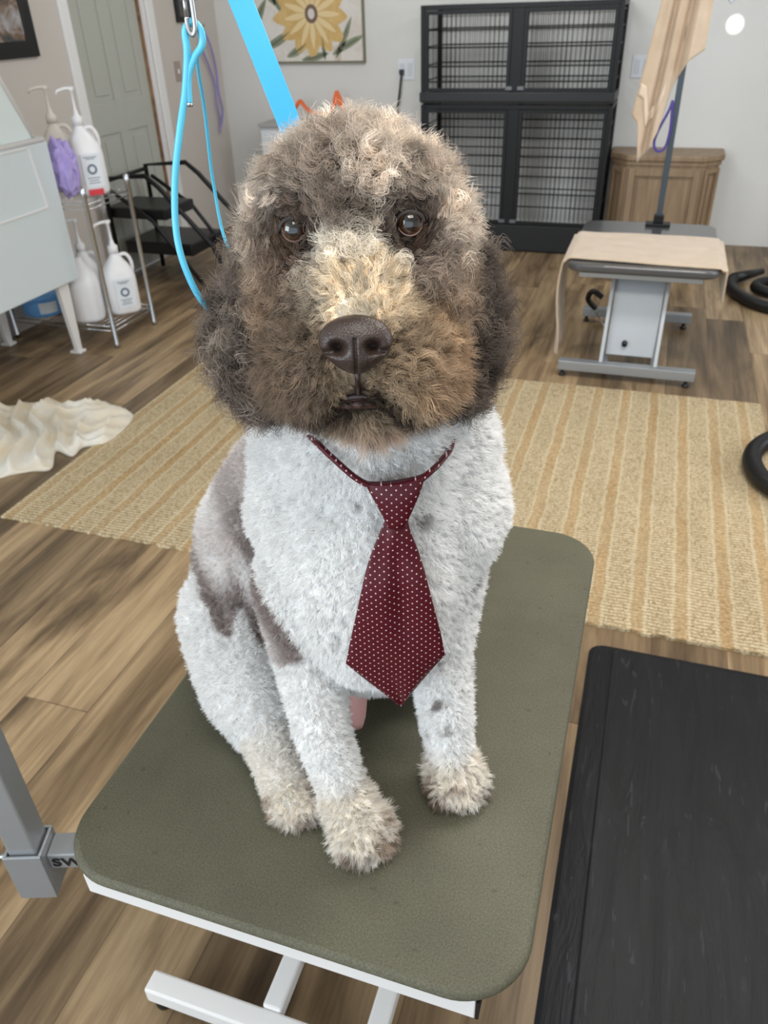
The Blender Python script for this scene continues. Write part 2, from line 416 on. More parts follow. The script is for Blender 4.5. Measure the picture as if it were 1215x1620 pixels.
def arm_under(table, post):
    # the clamped arm moves with its table: the post is a part of it, its pieces are sub-parts
    w = post.location.copy(); post.parent = table; post.location = w - table.location

def arm():
    s = .0185; cx, cy = -.659, .431; L = (cx, cy, .42)
    t = MB().box(cx - s, cx + s, cy - s, cy + s, .432, 1.60).build('grooming_arm', M['silver'], None, bevel=.003, loc=L); t['label'] = 'silver square post clamped to the near corner'
    def P(mb, name, m, **k):
        o = mb.build(name, m, None, loc=L, **k); o.parent = t; o.location = (0, 0, 0); return o
    # sleeve: open square tube around the post
    a, b = .0205, .0245
    P(MB().box(cx - b, cx + b, cy - b, cy - a, .402, .492).box(cx - b, cx + b, cy + a, cy + b, .402, .492).box(cx - b, cx - a, cy - a, cy + a, .402, .492)
      .box(cx + a, cx + b, cy - a, cy + a, .402, .492), 'sleeve', M['silver'], bevel=.001)
    P(MB().box(cx + b, TX0 + .075, cy - .012, cy + .022, .449, .478), 'bracket_bar', M['silver'], bevel=.002)
    # lettering on the bracket bar, the rest of the word runs under the table top
    fc = bpy.data.curves.new('lettering', 'FONT'); fc.body = 'SW'; fc.size = .0225; fc.extrude = .0004; fc.offset = .0006; fc.space_character = 1.1
    fo = bpy.data.objects.new('lettering_curve', fc); C.objects.link(fo); fc.materials.append(M['black'])
    lm = bpy.data.meshes.new_from_object(fo.evaluated_get(bpy.context.evaluated_depsgraph_get())); bpy.data.objects.remove(fo)
    if not lm.materials: lm.materials.append(M['black'])
    fo = bpy.data.objects.new('lettering', lm); C.objects.link(fo)
    fo.parent = t; fo.location = (cx + b + .005 - L[0], cy - .0126 - L[1], .4555 - L[2]); fo.rotation_euler = (math.radians(90), 0, 0); fo.scale = (1.12, 1, 1)
    fo['label'] = 'black printed letters on the silver bracket'
    P(MB().tube([(cx - b, cy, .462), (cx - b - .034, cy, .460)], .0045, 10), 'knob_screw', M['steel'])
    P(MB().tube([(cx - b - .001, cy, .462), (cx - b - .010, cy, .462)], .010, 6), 'nut', M['steel'])
    kb = MB(); kc = Vector((cx - .066, cy, .459)); vs = []
    n = 40
    for z, rr in ((-.012, .8), (-.008, 1), (.008, 1), (.012, .8)):
        for i in range(n):
            an = 2 * math.pi * i / n; r = (.021 + .0045 * math.cos(5 * an)) * rr
            vs.append((kc.x + z, kc.y + r * math.cos(an), kc.z + r * math.sin(an)))
    fs = [tuple(range(n)), tuple(reversed(range(3 * n, 4 * n)))]
    for j in range(3):
        for i in range(n): fs.append((j * n + i, (j + 1) * n + i, (j + 1) * n + (i + 1) % n, j * n + (i + 1) % n))
    kb.add(vs, fs, False); P(kb, 'knob', M['black_plastic'])
    # overhead arm (above the picture) that carries the loops
    ca, sa = math.cos(-YAW), math.sin(-YAW); ex, ey = -.28 - cx, 1.06 - cy
    P(MB().bar((cx, cy, 1.585), (cx + ex * ca - ey * sa, cy + ex * sa + ey * ca, 1.585), .025, .025), 'overhead_arm', M['silver'], bevel=.002)
    t.rotation_euler = (0, 0, YAW)     # the clamp is swung round a little
    arm_under(NEAR, t)
arm()

# ------------------------------------------------------------------ black floor mat at right
def floor_mat_black():
    mb = MB(); x0, x1, y0, y1 = .012, 1.05, -.2, 1.565
    outer = rrect(x0, x1, y0, y1, .035, 8); e = .062
    inner = rrect(x0 + e, x1 - e, y0 + e, y1 - .02, .02, 8)
    n = len(outer)
    ins = lambda k: [(a[0] * (1 - k) + b[0] * k, a[1] * (1 - k) + b[1] * k) for a, b in zip(outer, inner)]
    rings = [(outer, .001), (outer, .006), (ins(.15), .010), (ins(.9), .016), (ins(.97), .0185), (inner, .0175)]
    vs = [(p[0], p[1], z) for r, z in rings for p in r]; fs = [tuple(reversed(range(n)))]
    for i in range(len(rings) - 1):
        for k in range(n): fs.append((i * n + k, i * n + (k + 1) % n, (i + 1) * n + (k + 1) % n, (i + 1) * n + k))
    fs.append(tuple((len(rings) - 1) * n + k for k in range(n)))
    mb.add(vs, fs)
    n_ = NT('black_foam_mat', 0.5); n_.b.inputs['Specular IOR Level'].default_value = 0.22
    a = n_.noise(n_.comb(n_.math('MULTIPLY', n_.x, 22.0), n_.math('MULTIPLY', n_.y, 3.0), 0.0), 1.0, 5, 0.65, 1.5)
    sc = n_.noise(n_.comb(n_.math('MULTIPLY', n_.x, 55.0), n_.math('MULTIPLY', n_.y, 9.0), 3.0), 1.0, 3, 0.6, 1.0)
    c = n_.ramp(a, [(0.3, rgb(20, 21, 23)), (0.62, rgb(28, 29, 32)), (0.72, rgb(42, 43, 47))])
    wear = n_.math('MULTIPLY', n_.math('GREATER_THAN', sc, 0.66), 0.35)
    n_.col(n_.mix(wear, c, rgb(66, 67, 72)))
    n_.bump(n_.math('ADD', a, n_.math('MULTIPLY', sc, 0.3)), 0.5, 0.006)
    tag(mb.build('floor_mat', n_.m), 'thick black rubber mat with a worn rounded corner on the floor right of the table', 'mat')
floor_mat_black()

# ------------------------------------------------------------------ cloth helper
def cloth(name, fn, nu, nv, m, thick=.006, parent=None):
    vs = [fn(i / nu, j / nv) for j in range(nv + 1) for i in range(nu + 1)]
    fs = [(j * (nu + 1) + i, j * (nu + 1) + i + 1, (j + 1) * (nu + 1) + i + 1, (j + 1) * (nu + 1) + i) for j in range(nv) for i in range(nu)]
    o = MB().add(vs, fs, True).build(name, m, parent)
    s = o.modifiers.new('solid', 'SOLIDIFY'); s.thickness = thick; s.offset = 1
    return o

# crumpled towel on the floor: outline in plan with folded heaps
def floor_towel():
    out = [(-2.62, 2.30), (-2.52, 2.34), (-2.454, 2.381), (-2.358, 2.446), (-2.243, 2.44), (-2.149, 2.50), (-2.03, 2.47), (-1.915, 2.418), (-1.878, 2.283), (-1.885, 2.175), (-1.953, 2.134), (-1.95, 2.06), (-2.035, 2.075),
           (-1.965, 1.957), (-2.03, 1.92), (-2.08, 1.88), (-2.12, 1.84), (-2.22, 1.80), (-2.36, 1.83), (-2.50, 1.90), (-2.62, 2.05), (-2.66, 2.2)]
    # plan outline measured on the floor
    out = [(x * .998, y) for x, y in out]
    o2 = [p.to_tuple() for p in spline([(x, y, 0) for x, y in out + out[:1]], 6)][:-1]
    cx, cy = -2.20, 2.16; nr = 56; n = len(o2); vs = [(cx, cy, .045)]
    rnd = random.Random(2)
    for j in range(1, nr + 1):
        k = j / nr
        for i, p in enumerate(o2):
            x = cx + (p[0] - cx) * k; y = cy + (p[1] - cy) * k
            edge = min(1, (1 - k) * 7)
            q = Vector((x, y, 0))
            wx = x + .05 * noise.noise(q * 5); wy = y + .05 * noise.noise(q * 5 + Vector((7, 3, 1)))
            t1 = wx * 30 + wy * 20 + 4.0 * noise.noise(Vector((x * 3.1, y * 3.1, 1.7))); t2 = wx * 22 - wy * 34 + 4.5 * noise.noise(Vector((x * 3.7, y * 3.7, 8.2)))
            mk = .5 + .5 * math.sin(x * 7 + y * 5 + 2 * noise.noise(Vector((x * 2, y * 2, 5))))
            h = .008 + .044 * (1 - abs(math.sin(t1))) ** 1.2 * mk + .038 * (1 - abs(math.sin(t2))) ** 1.2 * (1 - mk) + .012 * max(0, noise.noise(Vector((x * 9, y * 9, 3))))
            z = .004 + (h + .012 * (1 - k)) * (edge ** .5) + (.004 if edge < .15 else 0)
            vs.append((x, y, z))
    fs = [(0, 1 + i, 1 + (i + 1) % n) for i in range(n)]
    for j in range(nr - 1):
        for i in range(n):
            a = 1 + j * n + i; b = 1 + j * n + (i + 1) % n
            fs.append((a, a + n, b + n, b))
    base = 1 + (nr - 1) * n; m0 = len(vs)
    vs += [(p[0], p[1], .001) for p in o2]
    for i in range(n): fs.append((base + i, m0 + i, m0 + (i + 1) % n, base + (i + 1) % n))
    fs.append(tuple(reversed(range(m0, m0 + n))))
    sh = 0.0
    mb = MB().add([(x + sh, y, z) for x, y, z in vs], fs, True)
    tag(mb.build('floor_towel', M['towel_white']), 'crumpled cream towel lying on the floor beside the rug', 'towel')
floor_towel()

# ------------------------------------------------------------------ bathing tub at left
def tub():
    t = thing('bathing_tub', 'large pale grey dog bathing tub on legs at the left edge', 'tub', (-2.85, 2.1, 0))
    L = tuple(t.location)
    def P(mb, name, m, **k):
        o = mb.build(name, m, None, loc=L, **k); o.parent = t; o.location = (0, 0, 0); return o
    X = -2.55
    y0, y1 = 1.15, 3.065
    # body shell: hollow with sloped floor
    mb = MB()
    xw = -3.05
    vs = [(X, y0, .355), (X, y1, .345), (X, y1, .944), (X, y0, .944), (xw, y0, .355), (xw, y1, .345), (xw, y1, .944), (xw, y0, .944)]
    wl = .025
    vi = [(X - wl, y0 + wl, .40), (X - wl, y1 - wl, .385), (X - wl, y1 - wl, .944), (X - wl, y0 + wl, .944), (xw + wl, y0 + wl, .40), (xw + wl, y1 - wl, .385), (xw + wl, y1 - wl, .944), (xw + wl, y0 + wl, .944)]
    n = 8
    fs = [(0, 1, 2, 3), (5, 4, 7, 6), (1, 5, 6, 2), (4, 0, 3, 7), (0, 4, 5, 1)]
    fi = [(3 + n, 2 + n, 1 + n, 0 + n), (6 + n, 7 + n, 4 + n, 5 + n), (2 + n, 6 + n, 5 + n, 1 + n), (7 + n, 3 + n, 0 + n, 4 + n), (1 + n, 5 + n, 4 + n, 0 + n)]
    rim = [(3, 2, 2 + n, 3 + n), (2, 6, 6 + n, 2 + n), (6, 7, 7 + n, 6 + n), (7, 3, 3 + n, 7 + n)]
    mb.add(vs + vi, fs + fi + rim)
    P(mb, 'basin', M['tub'], bevel=.006)
    # rolled rim and the raised splash guard whose end slopes back
    P(MB().tube([(X - .005, y0, .951), (X - .005, y1 - .02, .951)], .012, 10).tube([(X - .005, y1 - .02, .951), (xw, y1 - .02, .951)], .012, 10), 'rim', M['trim'])
    g = MB(); gx = X - .016
    pts = [(y0, .958), (3.01, .958), (2.79, 1.40), (y0, 1.46)]
    vs = [(gx, a, b) for a, b in pts] + [(gx - .012, a, b) for a, b in pts]
    g.add(vs, [(0, 1, 2, 3), (7, 6, 5, 4), (0, 4, 5, 1), (1, 5, 6, 2), (2, 6, 7, 3), (3, 7, 4, 0)])
    P(g, 'splash_guard', M['tub_light'])
    P(MB().tube([(gx, 3.01, .953), (gx, 2.79, 1.40), (gx, y0, 1.46)], .011, 10), 'guard_edge', M['trim'])
    # inset access door on the side
    d = MB(); ya, yb, za, zb = 1.6, 2.965, .686, .933
    for a, b in (((ya, za), (yb, za)), ((yb, za), (yb - .03, zb)), ((yb - .03, zb), (ya, zb)), ((ya, zb), (ya, za))):
        d.bar((X + .0015, a[0], a[1]), (X + .0015, b[0], b[1]), .008, .006)
    P(d, 'side_door_seam', M['trim'])
    for xx in (X - .05, xw + .03):
        for yy in (y1 - .085, y0 + .15):
            lg = MB().add([(xx - .004, yy - .045, .352), (xx + .022, yy - .045, .352), (xx + .022, yy + .03, .352), (xx - .004, yy + .03, .352),
                           (xx - .004, yy - .015, .012), (xx + .018, yy - .015, .012), (xx + .018, yy + .018, .012), (xx - .004, yy + .018, .012)],
                          [(3, 2, 1, 0), (4, 5, 6, 7), (0, 1, 5, 4), (1, 2, 6, 5), (2, 3, 7, 6), (3, 0, 4, 7)])
            l = P(lg, 'leg', M['white_metal'], bevel=.002)
            f = P(MB().box(xx - .03, xx + .03, yy - .02, yy + .03, 0, .012), 'foot', M['white_metal'], bevel=.002); f.parent = l
tub()

def tub_bowl():
    t = thing('plastic_container', 'round blue plastic container on the lower rack shelf, seen beneath the tub', 'container', (-2.925, 3.195, 0.1095))
    z = 0
    MB().lathe([(.098, 0), (.104, .01), (.108, .085), (.104, .086), (.098, .02), (.0, .02)], (0, 0, 0.0), 32).build('bowl', M['blue_bowl'], t)
    MB().lathe([(.1105, .086), (.1125, .09), (.1125, .104), (.109, .108), (.0, .110)], (0, 0, 0.0), 32).build('lid', M['blue_bowl'], t)
    vs = []; 
    for j, z in enumerate((.02, .075)):
        for i in range(9):
            a = math.radians(-62 + 6 * i); vs.append((.1075 * math.cos(a) * (1.0 if j == 0 else 1.02), .1075 * math.sin(a) * (1.0 if j == 0 else 1.02), z))
    MB().add(vs, [(i, i + 1, i + 10, i + 9) for i in range(8)], True).build('sticker', M['label'], t)
tub_bowl()

# ------------------------------------------------------------------ chrome rack with jugs
RXa, RXb, RYa, RYb = -2.44, -3.045, 3.085, 3.425
def rack():
    t = thing('wire_rack', 'low chrome wire shelving rack holding white pump jugs', 'shelf', (-2.71, 3.25, 0))
    L = tuple(t.location)
    def P(mb, name, m, **k):
        o = mb.build(name, m, None, loc=L, **k); o.parent = t; o.location = (0, 0, 0); return o
    for x in (RXa, RXb):
        for y in (RYa, RYb):
            mb = MB().lathe([(.0135, .0), (.0135, .02), (.011, .025), (.011, .70), (.0135, .705), (.0135, .745), (.006, .752)], (x, y, 0), 14)
            P(mb, 'post', M['chrome'])
    for z in (.105, .675):
        mb = MB()
        for zz in (z, z - .022):
            for y in (RYa, RYb): mb.tube([(RXb, y, zz), (RXa, y, zz)], .003, 6)
            for x in (RXa, RXb): mb.tube([(x, RYa, zz), (x, RYb, zz)], .003, 6)
        n = 20
        for i in range(1, n):
            x = RXb + (RXa - RXb) * i / n; mb.tube([(x, RYa, z + .002), (x, RYb, z + .002)], .0016, 5)
        P(mb, 'shelf', M['chrome'])
rack()

def jug(label, loc, rz=0, m='bottle', pump=True, s=1.0, group=None, lab=True, red=False):
    t = thing('pump_jug', label, 'bottle', loc, rz, group)
    mb = MB(); prof = [(.055, 0, .9), (.068, .006, .92), (.072, .02, .92), (.072, .16, .92), (.068, .19, .9), (.050, .225, .8), (.028, .255, .5), (.020, .27, .5), (.020, .285, 0)]
    n = 28; vs = []
    for r, z, sq in prof:
        for k in range(n):
            a = 2 * math.pi * k / n; c, q = math.cos(a), math.sin(a); e = 1 - .45 * sq
            x = math.copysign(abs(c) ** e, c) * r; y = math.copysign(abs(q) ** e, q) * r * .95
            vs.append((x * s, y * s, z * s))
    fs = [tuple(reversed(range(n)))]
    for i in range(len(prof) - 1):
        for k in range(n): fs.append((i * n + k, i * n + (k + 1) % n, (i + 1) * n + (k + 1) % n, (i + 1) * n + k))
    fs.append(tuple((len(prof) - 1) * n + k for k in range(n)))
    mb.add(vs, fs, True); mb.build('bottle', M[m], t)
    MB().tube([Vector(p) * s for p in spline([(.022, 0, .262), (.05, 0, .262), (.068, 0, .235), (.070, 0, .195), (.060, 0, .175)], 5)], .0085 * s, 8).build('handle', M[m], t)
    if pump:
        p = MB().lathe([(.023 * s, .275 * s), (.023 * s, .305 * s), (.012 * s, .315 * s), (.009 * s, .33 * s), (.006 * s, .335 * s), (.0055 * s, .40 * s), (.011 * s, .405 * s), (.011 * s, .418 * s)], (0, 0, 0), 14)
        p.tube([Vector(q) * s for q in ((.012, .002, .413), (-.03, -.006, .414), (-.060, -.012, .408), (-.068, -.013, .395))], [.008 * s, .007 * s, .006 * s, .005 * s], 8)
        p.build('pump', M[m], t)
    if lab:
        y = -.0695 * s
        lb = MB().box(-.04 * s, .04 * s, y - .0012, y + .004, .035 * s, .17 * s).build('label', M['label'], t)
        ik = MB(); vs = []
        nn = 24
        for k in range(nn):
            a = 2 * math.pi * k / nn
            for r in (.012, .021): vs.append((r * s * math.cos(a), y - .0018, (.108 + r * math.sin(a)) * s))
        ik.add(vs, [(2 * k, 2 * k + 1, (2 * k + 3) % (2 * nn), (2 * k + 2) % (2 * nn)) for k in range(nn)])
        for q, ww in ((.155, .028), (.148, .018), (.072, .026), (.062, .02), (.052, .024)): ik.box(-ww * s, ww * s, y - .002, y - .0011, q * s, (q + .003) * s)
        k = ik.build('print', M['ink'], t); k.parent = lb
    if red: MB().box(-.035 * s, .03 * s, -.0735 * s, -.0715 * s, .004 * s, .028 * s).build('sticker', M['red'], t)
    return t
def jugs():
    s = 1.07; JG = 'white jugs on the wire rack'
    jug('white pump jug standing on the rack top, nearest to the door', (-2.555, 3.305, .680), math.radians(52), s=s, red=True, group=JG)
    jug('cream pump jug behind the tub corner, on the rack top', (-2.74, 3.36, .680), math.radians(40), 'bottle_dull', s=s, lab=False, group=JG)
    jug('white labelled pump jug on the lower rack shelf, rightmost', (-2.512, 3.305, .110), math.radians(48), s=s, group=JG)
    jug('plain white jug without pump or label, lower rack shelf beside the tub leg', (-2.615, 3.156, .110), math.radians(120), pump=False, s=s, lab=False, group=JG)
    jug('white pump jug at the back of the lower rack shelf, half hidden', (-2.70, 3.30, .110), math.radians(30), s=s, lab=False, group=JG)
jugs()

def purple_bag():
    mb = MB(); rnd = random.Random(5)
    bm = bmesh.new(); bmesh.ops.create_icosphere(bm, subdivisions=5, radius=1)
    for v in bm.verts:
        p = v.co.copy(); n1 = abs(noise.noise(p * 1.8 + Vector((3, 1, 2)))); n2 = abs(noise.noise(p * 4.3))
        k = 1.12 - .52 * n1 - .16 * n2
        v.co = Vector((p.x * .080 * k, p.y * .075 * k, p.z * .12 * k + .03 * noise.noise(p * 2.5)))
    zmin = min(v.co.z for v in bm.verts)
    me = bpy.data.meshes.new('cloth_bundle'); 
    for v in bm.verts: v.co.z -= zmin
    for f in bm.faces: f.smooth = True
    bm.to_mesh(me); bm.free(); me.materials.append(M['purple'])
    o = bpy.data.objects.new('cloth_bundle', me); C.objects.link(o); o.location = (-2.565, 3.145, .681)
    o.scale = (.85, .75, .95)
    tag(o, 'crumpled lilac cloth tucked beside the white jug on the rack', 'cloth')
purple_bag()

def folding_stand():
    t = thing('folding_ramp', 'black folding metal frame with crossed struts standing by the door behind the rack', 'folding frame', (-2.75, 4.15, 0))
    L = tuple(t.location)
    def P(mb, name, m, **k):
        o = mb.build(name, m, None, loc=L, **k); o.parent = t; o.location = (0, 0, 0); return o
    P(MB().box(-3.02, -2.62, 3.98, 4.30, .40, .46), 'step', M['black_plastic'], bevel=.01)
    P(MB().box(-3.02, -2.56, 4.10, 4.50, .17, .24), 'step', M['black_plastic'], bevel=.01)
    for y in (3.96, 4.40):
        P(MB().tube([(-2.98, y, .012), (-2.98, y, .62), (-2.70, y, .64), (-2.62, y, .58), (-2.36, y + .05, .26), (-2.28, y + .08, .012)], .014, 8), 'frame_side', M['black_metal'])
        P(MB().tube([(-2.40, y, .012), (-2.70, y, .40), (-2.95, y, .56)], .012, 8), 'strut', M['black_metal'])
    for ca, cb in (((-2.28, 4.04, .03), (-2.28, 4.48, .03)), ((-2.98, 3.96, .6), (-2.98, 4.40, .6))): P(MB().tube([ca, cb], .012, 8), 'crossbar', M['black_metal'])
folding_stand()

# ------------------------------------------------------------------ left wall things
def framed(name, label, cat, y0, y1, z0, z1, art, fw=.05, matw=0):
    t = thing(name, label, cat, (WX, (y0 + y1) / 2, z0), 0, 'framed pictures on the left wall')
    W = (y1 - y0) / 2; Hh = z1 - z0; d = .02
    mb = MB()
    for a, b, c, e in ((-W, -W + fw, 0, Hh), (W - fw, W, 0, Hh), (-W + fw, W - fw, 0, fw), (-W + fw, W - fw, Hh - fw, Hh)): mb.box(.001, d, a, b, c, e)
    mb.build('frame', M['black_plastic'], t, bevel=.002)
    MB().box(.001, .010, -W + fw, W - fw, fw, Hh - fw).build('photo_print', art, t)
framed('picture_frame', 'black framed photograph on the side wall left of the door', 'picture', 3.36, 3.785, 1.225, 1.78,
       photo_mat('dark_photo_print', [rgb(28, 34, 40), rgb(60, 70, 74), rgb(120, 96, 76), rgb(168, 166, 168), rgb(196, 190, 170)], 9.0, 1.0), .07)
framed('picture_frame', 'small dark framed print on the wall right of the door, behind the metal clip', 'picture', 5.17, 5.40, 1.335, 1.65,
       photo_mat('grey_photo_print', [rgb(40, 42, 50), rgb(72, 74, 84), rgb(96, 90, 92)], 9.0, 4.0), .03)
def switch():
    t = thing('light_switch', 'small light switch on the side wall beside the door casing', 'switch', (WX, 5.10, 1.01))
    MB().box(0.0005, .006, -.035, .035, 0, .115).build('plate', mat('switch_plate', rgb(166, 150, 142), .5), t, bevel=.002)
    MB().box(.006, .013, -.008, .008, .045, .07).build('toggle', M['trim'], t, bevel=.001)
switch()
def wall_leash():
    o = MB().tube(spline([(WX + .03, 5.44, 1.30), (WX + .035, 5.40, 1.18), (WX + .03, 5.47, 1.07), (WX + .03, 5.52, .95), (WX + .035, 5.50, .84), (WX + .03, 5.53, .72), (WX + .03, 5.50, .66)], 8), .007, 8)
    o.tube(spline([(WX + .03, 5.44, 1.30), (WX + .04, 5.50, 1.20), (WX + .03, 5.56, 1.06), (WX + .04, 5.54, .9), (WX + .03, 5.58, .78), (WX + .03, 5.50, .66)], 8), .007, 8)
    tag(o.build('hanging_leash', M['purple_cord']), 'pale purple cord lead hanging on the wall behind the thin blue cord', 'leash')
    h = MB().tube([(WX + .0005, 5.44, 1.31), (WX + .05, 5.44, 1.31), (WX + .055, 5.44, 1.325)], .004, 8)
    tag(h.build('wall_hook', M['steel']), 'small metal hook holding the purple lead', 'hook')
wall_leash()

# ------------------------------------------------------------------ back wall things
def painting():
    x0, x1, z0, z1 = -2.80, -1.985, 1.072, 1.887
    t = thing('flower_painting', 'square canvas of a large yellow flower with green leaves on the back wall', 'painting', ((x0 + x1) / 2, WY, z0))
    W = (x1 - x0) / 2; S = z1 - z0; y = -.022
    fr = MB()
    for a, b, c, d in ((-W, -W + .012, 0, S), (W - .012, W, 0, S), (-W + .012, W - .012, 0, .012), (-W + .012, W - .012, S - .012, S)): fr.box(a, b, y - .006, -.001, c, d)
    fr.build('frame', mat('frame_grey_wood', rgb(120, 116, 96), .6), t)
    n = NT('canvas_wash', .8); nn = n.noise(n.obj, 7.0, 4, .6, .8)
    n.col(n.ramp(nn, [(0.3, rgb(206, 196, 186)), (0.55, rgb(222, 218, 212)), (0.72, rgb(196, 178, 160))]))
    MB().box(-W + .012, W - .012, y, -.001, .012, S - .012).build('canvas', n.m, t)
    cx, cz = .04, .285
    def petal(mb, ang, ln, wd, base=.03, depth=.0010, bend=0.0, ox=None, oz=None):
        ox = cx if ox is None else ox; oz = cz if oz is None else oz
        a = math.radians(ang); u = Vector((math.cos(a), math.sin(a))); p = Vector((-u.y, u.x)); K = 10
        L_, R_ = [], []
        for i in range(K + 1):
            s = i / K; w_ = wd * math.sin(math.pi * min(1, s * .93 + .05)) ** .75
            c0 = Vector((ox, oz)) + u * (base + ln * s) + p * bend * s * s
            L_.append(c0 + p * w_ / 2); R_.append(c0 - p * w_ / 2)
        pts = [q for q in L_] + [q for q in reversed(R_)]
        pts = [Vector((min(max(q.x, -W + .013), W - .013), min(max(q.y, .013), S - .013))) for q in pts]
        m = len(pts); mb.add([(q.x, y - depth, q.y) for q in pts], [tuple(range(m))])
    yl, y2, gr, g2 = MB(), MB(), MB(), MB()
    rnd = random.Random(4)
    for i, a in enumerate((-92, -60, -35, -5, 22, 50, 78, 105, 132, 160, 185, 212, 242)):
        petal(yl, a, rnd.uniform(.21, .29), .115, depth=.0012 + .00008 * i)
        petal(y2, a + 3, .17, .035, depth=.0035 + .00005 * i)
    for ox, oz, a, ln, wd, b in ((-.33, .09, 18, .25, .055, .03), (-.38, .2, 70, .2, .05, -.03), (-.16, .04, 20, .18, .05, .02), (.20, .03, 58, .26, .04, .02), (.18, .05, 30, .25, .045, -.02), (-.22, .34, 120, .2, .06, .03),
                                 (-.18, .30, 115, .15, .045, 0), (.27, .42, 60, .2, .07, .02), (-.36, .38, 100, .14, .05, 0), (.12, .02, 95, .15, .03, 0), (-.05, .02, 8, .2, .045, .01), (-.3, .55, 60, .22, .06, 0), (.1, .6, 60, .2, .06, 0)):
        petal(gr, a, ln, wd, 0, .0008, b, ox, oz); petal(g2, a, ln * .8, wd * .25, .02, .0044, b, ox, oz)
    def fan(n_): return n_
    yl.build('petals', mat('petal_yellow', rgb(216, 184, 126), .8, var=(rgb(200, 164, 100), 18, .2)), t)
    y2.build('petal_streaks', mat('petal_pale', rgb(228, 204, 156), .8), t)
    nf = len(gr.f); gr.add(g2.v, g2.f)
    lv = gr.build('leaves', mat('leaf_sage', rgb(150, 156, 132), .8, var=(rgb(120, 130, 104), 10, .2)), t); lv.data.materials.append(mat('leaf_dark', rgb(104, 108, 92), .8))
    for p in lv.data.polygons: p.material_index = 1 if p.index >= nf else 0
    ey = MB()
    for r0, r1, dep, key in ((0, .026, .0052, 0), (.026, .042, .0050, 1)):
        pass
    k = 28; vs = [(cx, y - .0055, cz)] + [(cx + .024 * math.cos(2 * math.pi * i / k), y - .0055, cz + .03 * math.sin(2 * math.pi * i / k)) for i in range(k)]
    MB().add(vs, [(0, 1 + i, 1 + (i + 1) % k) for i in range(k)]).build('flower_centre', mat('centre_pale', rgb(214, 206, 200), .8), t)
    vs = [(cx + (.046 if o_ else .022) * math.cos(2 * math.pi * i / k), y - .0052, cz + (.054 if o_ else .028) * math.sin(2 * math.pi * i / k)) for i in range(k) for o_ in (0, 1)]
    MB().add(vs, [(2 * i, 2 * i + 1, (2 * i + 3) % (2 * k), (2 * i + 2) % (2 * k)) for i in range(k)]).build('flower_ring', mat('centre_brown', rgb(120, 98, 84), .8), t)
painting()

def outlet(label, x, z, cord=False):
    t = thing('wall_outlet', label, 'outlet', (x, WY, z), 0, 'wall outlets on the back wall')
    MB().box(-.057, .057, -.007, -.0005, -.06, .06).build('plate', M['plate'], t, bevel=.002)
    for dx in (-.026, .026): MB().box(dx - .017, dx + .017, -.010, -.007, -.038, .038).build('socket', mat('socket_white', rgb(206, 210, 216), .5), t, bevel=.002)
outlet('white wall outlet between the painting and the crates, with a cord plugged in', -1.703, 1.028)
outlet('pale wall outlet partly behind the hanging beige towel', -.195, 1.034)
def plug():
    mb = MB().box(-1.745, -1.715, WY - .035, WY - .0108, 1.0, 1.03)
    mb2 = MB().tube(spline([(-1.73, WY - .03, 1.0), (-1.74, WY - .04, .90), (-1.765, WY - .03, .75), (-1.78, WY - .03, .5), (-1.80, WY - .03, .2), (-1.80, WY - .05, .008)], 8), .0075, 8)
    t = thing('power_cord', 'dark power cord plugged into the outlet left of the crates', 'cord', (-1.73, WY, 0))
    for m_, nm in ((mb, 'plug'), (mb2, 'cable')):
        o = m_.build(nm, M['rubber'], None, loc=tuple(t.location)); o.parent = t; o.location = (0, 0, 0)
plug()

def low_cabinet():
    x0, x1 = -2.655, -1.95; y0 = 5.35; z = .735
    t = thing('grey_cabinet', 'pale grey low cabinet against the back wall behind the head of the dog', 'cabinet', ((x0 + x1) / 2, 5.5, 0))
    L = tuple(t.location)
    def P(mb, name, m, **k):
        o = mb.build(name, m, None, loc=L, **k); o.parent = t; o.location = (0, 0, 0); return o
    P(MB().box(x0, x1, y0, WY - .001, .03, z - .02), 'carcass', M['grey_board'], bevel=.003)
    P(MB().box(x0 - .01, x1 + .01, y0 - .01, WY - .001, z - .02, z), 'top', mat('cabinet_top', rgb(168, 168, 168), .5), bevel=.003)
    for a, b in ((x0 + .01, (x0 + x1) / 2 - .005), ((x0 + x1) / 2 + .005, x1 - .01)): 
        d = P(MB().box(a, b, y0 - .016, y0 - .0005, .05, z - .04), 'door', M['plate'], bevel=.003)
        hx = b - .04 if a < (x0 + x1) / 2 - .1 else a + .04
        h = P(MB().tube([(hx, y0 - .016, .5), (hx, y0 - .035, .5), (hx, y0 - .035, .6), (hx, y0 - .016, .6)], .004, 8), 'handle', M['steel']); h.parent = d
    P(MB().box(x0 + .02, x1 - .02, y0 + .04, WY - .01, 0, .03), 'plinth', M['black_plastic'])
low_cabinet()
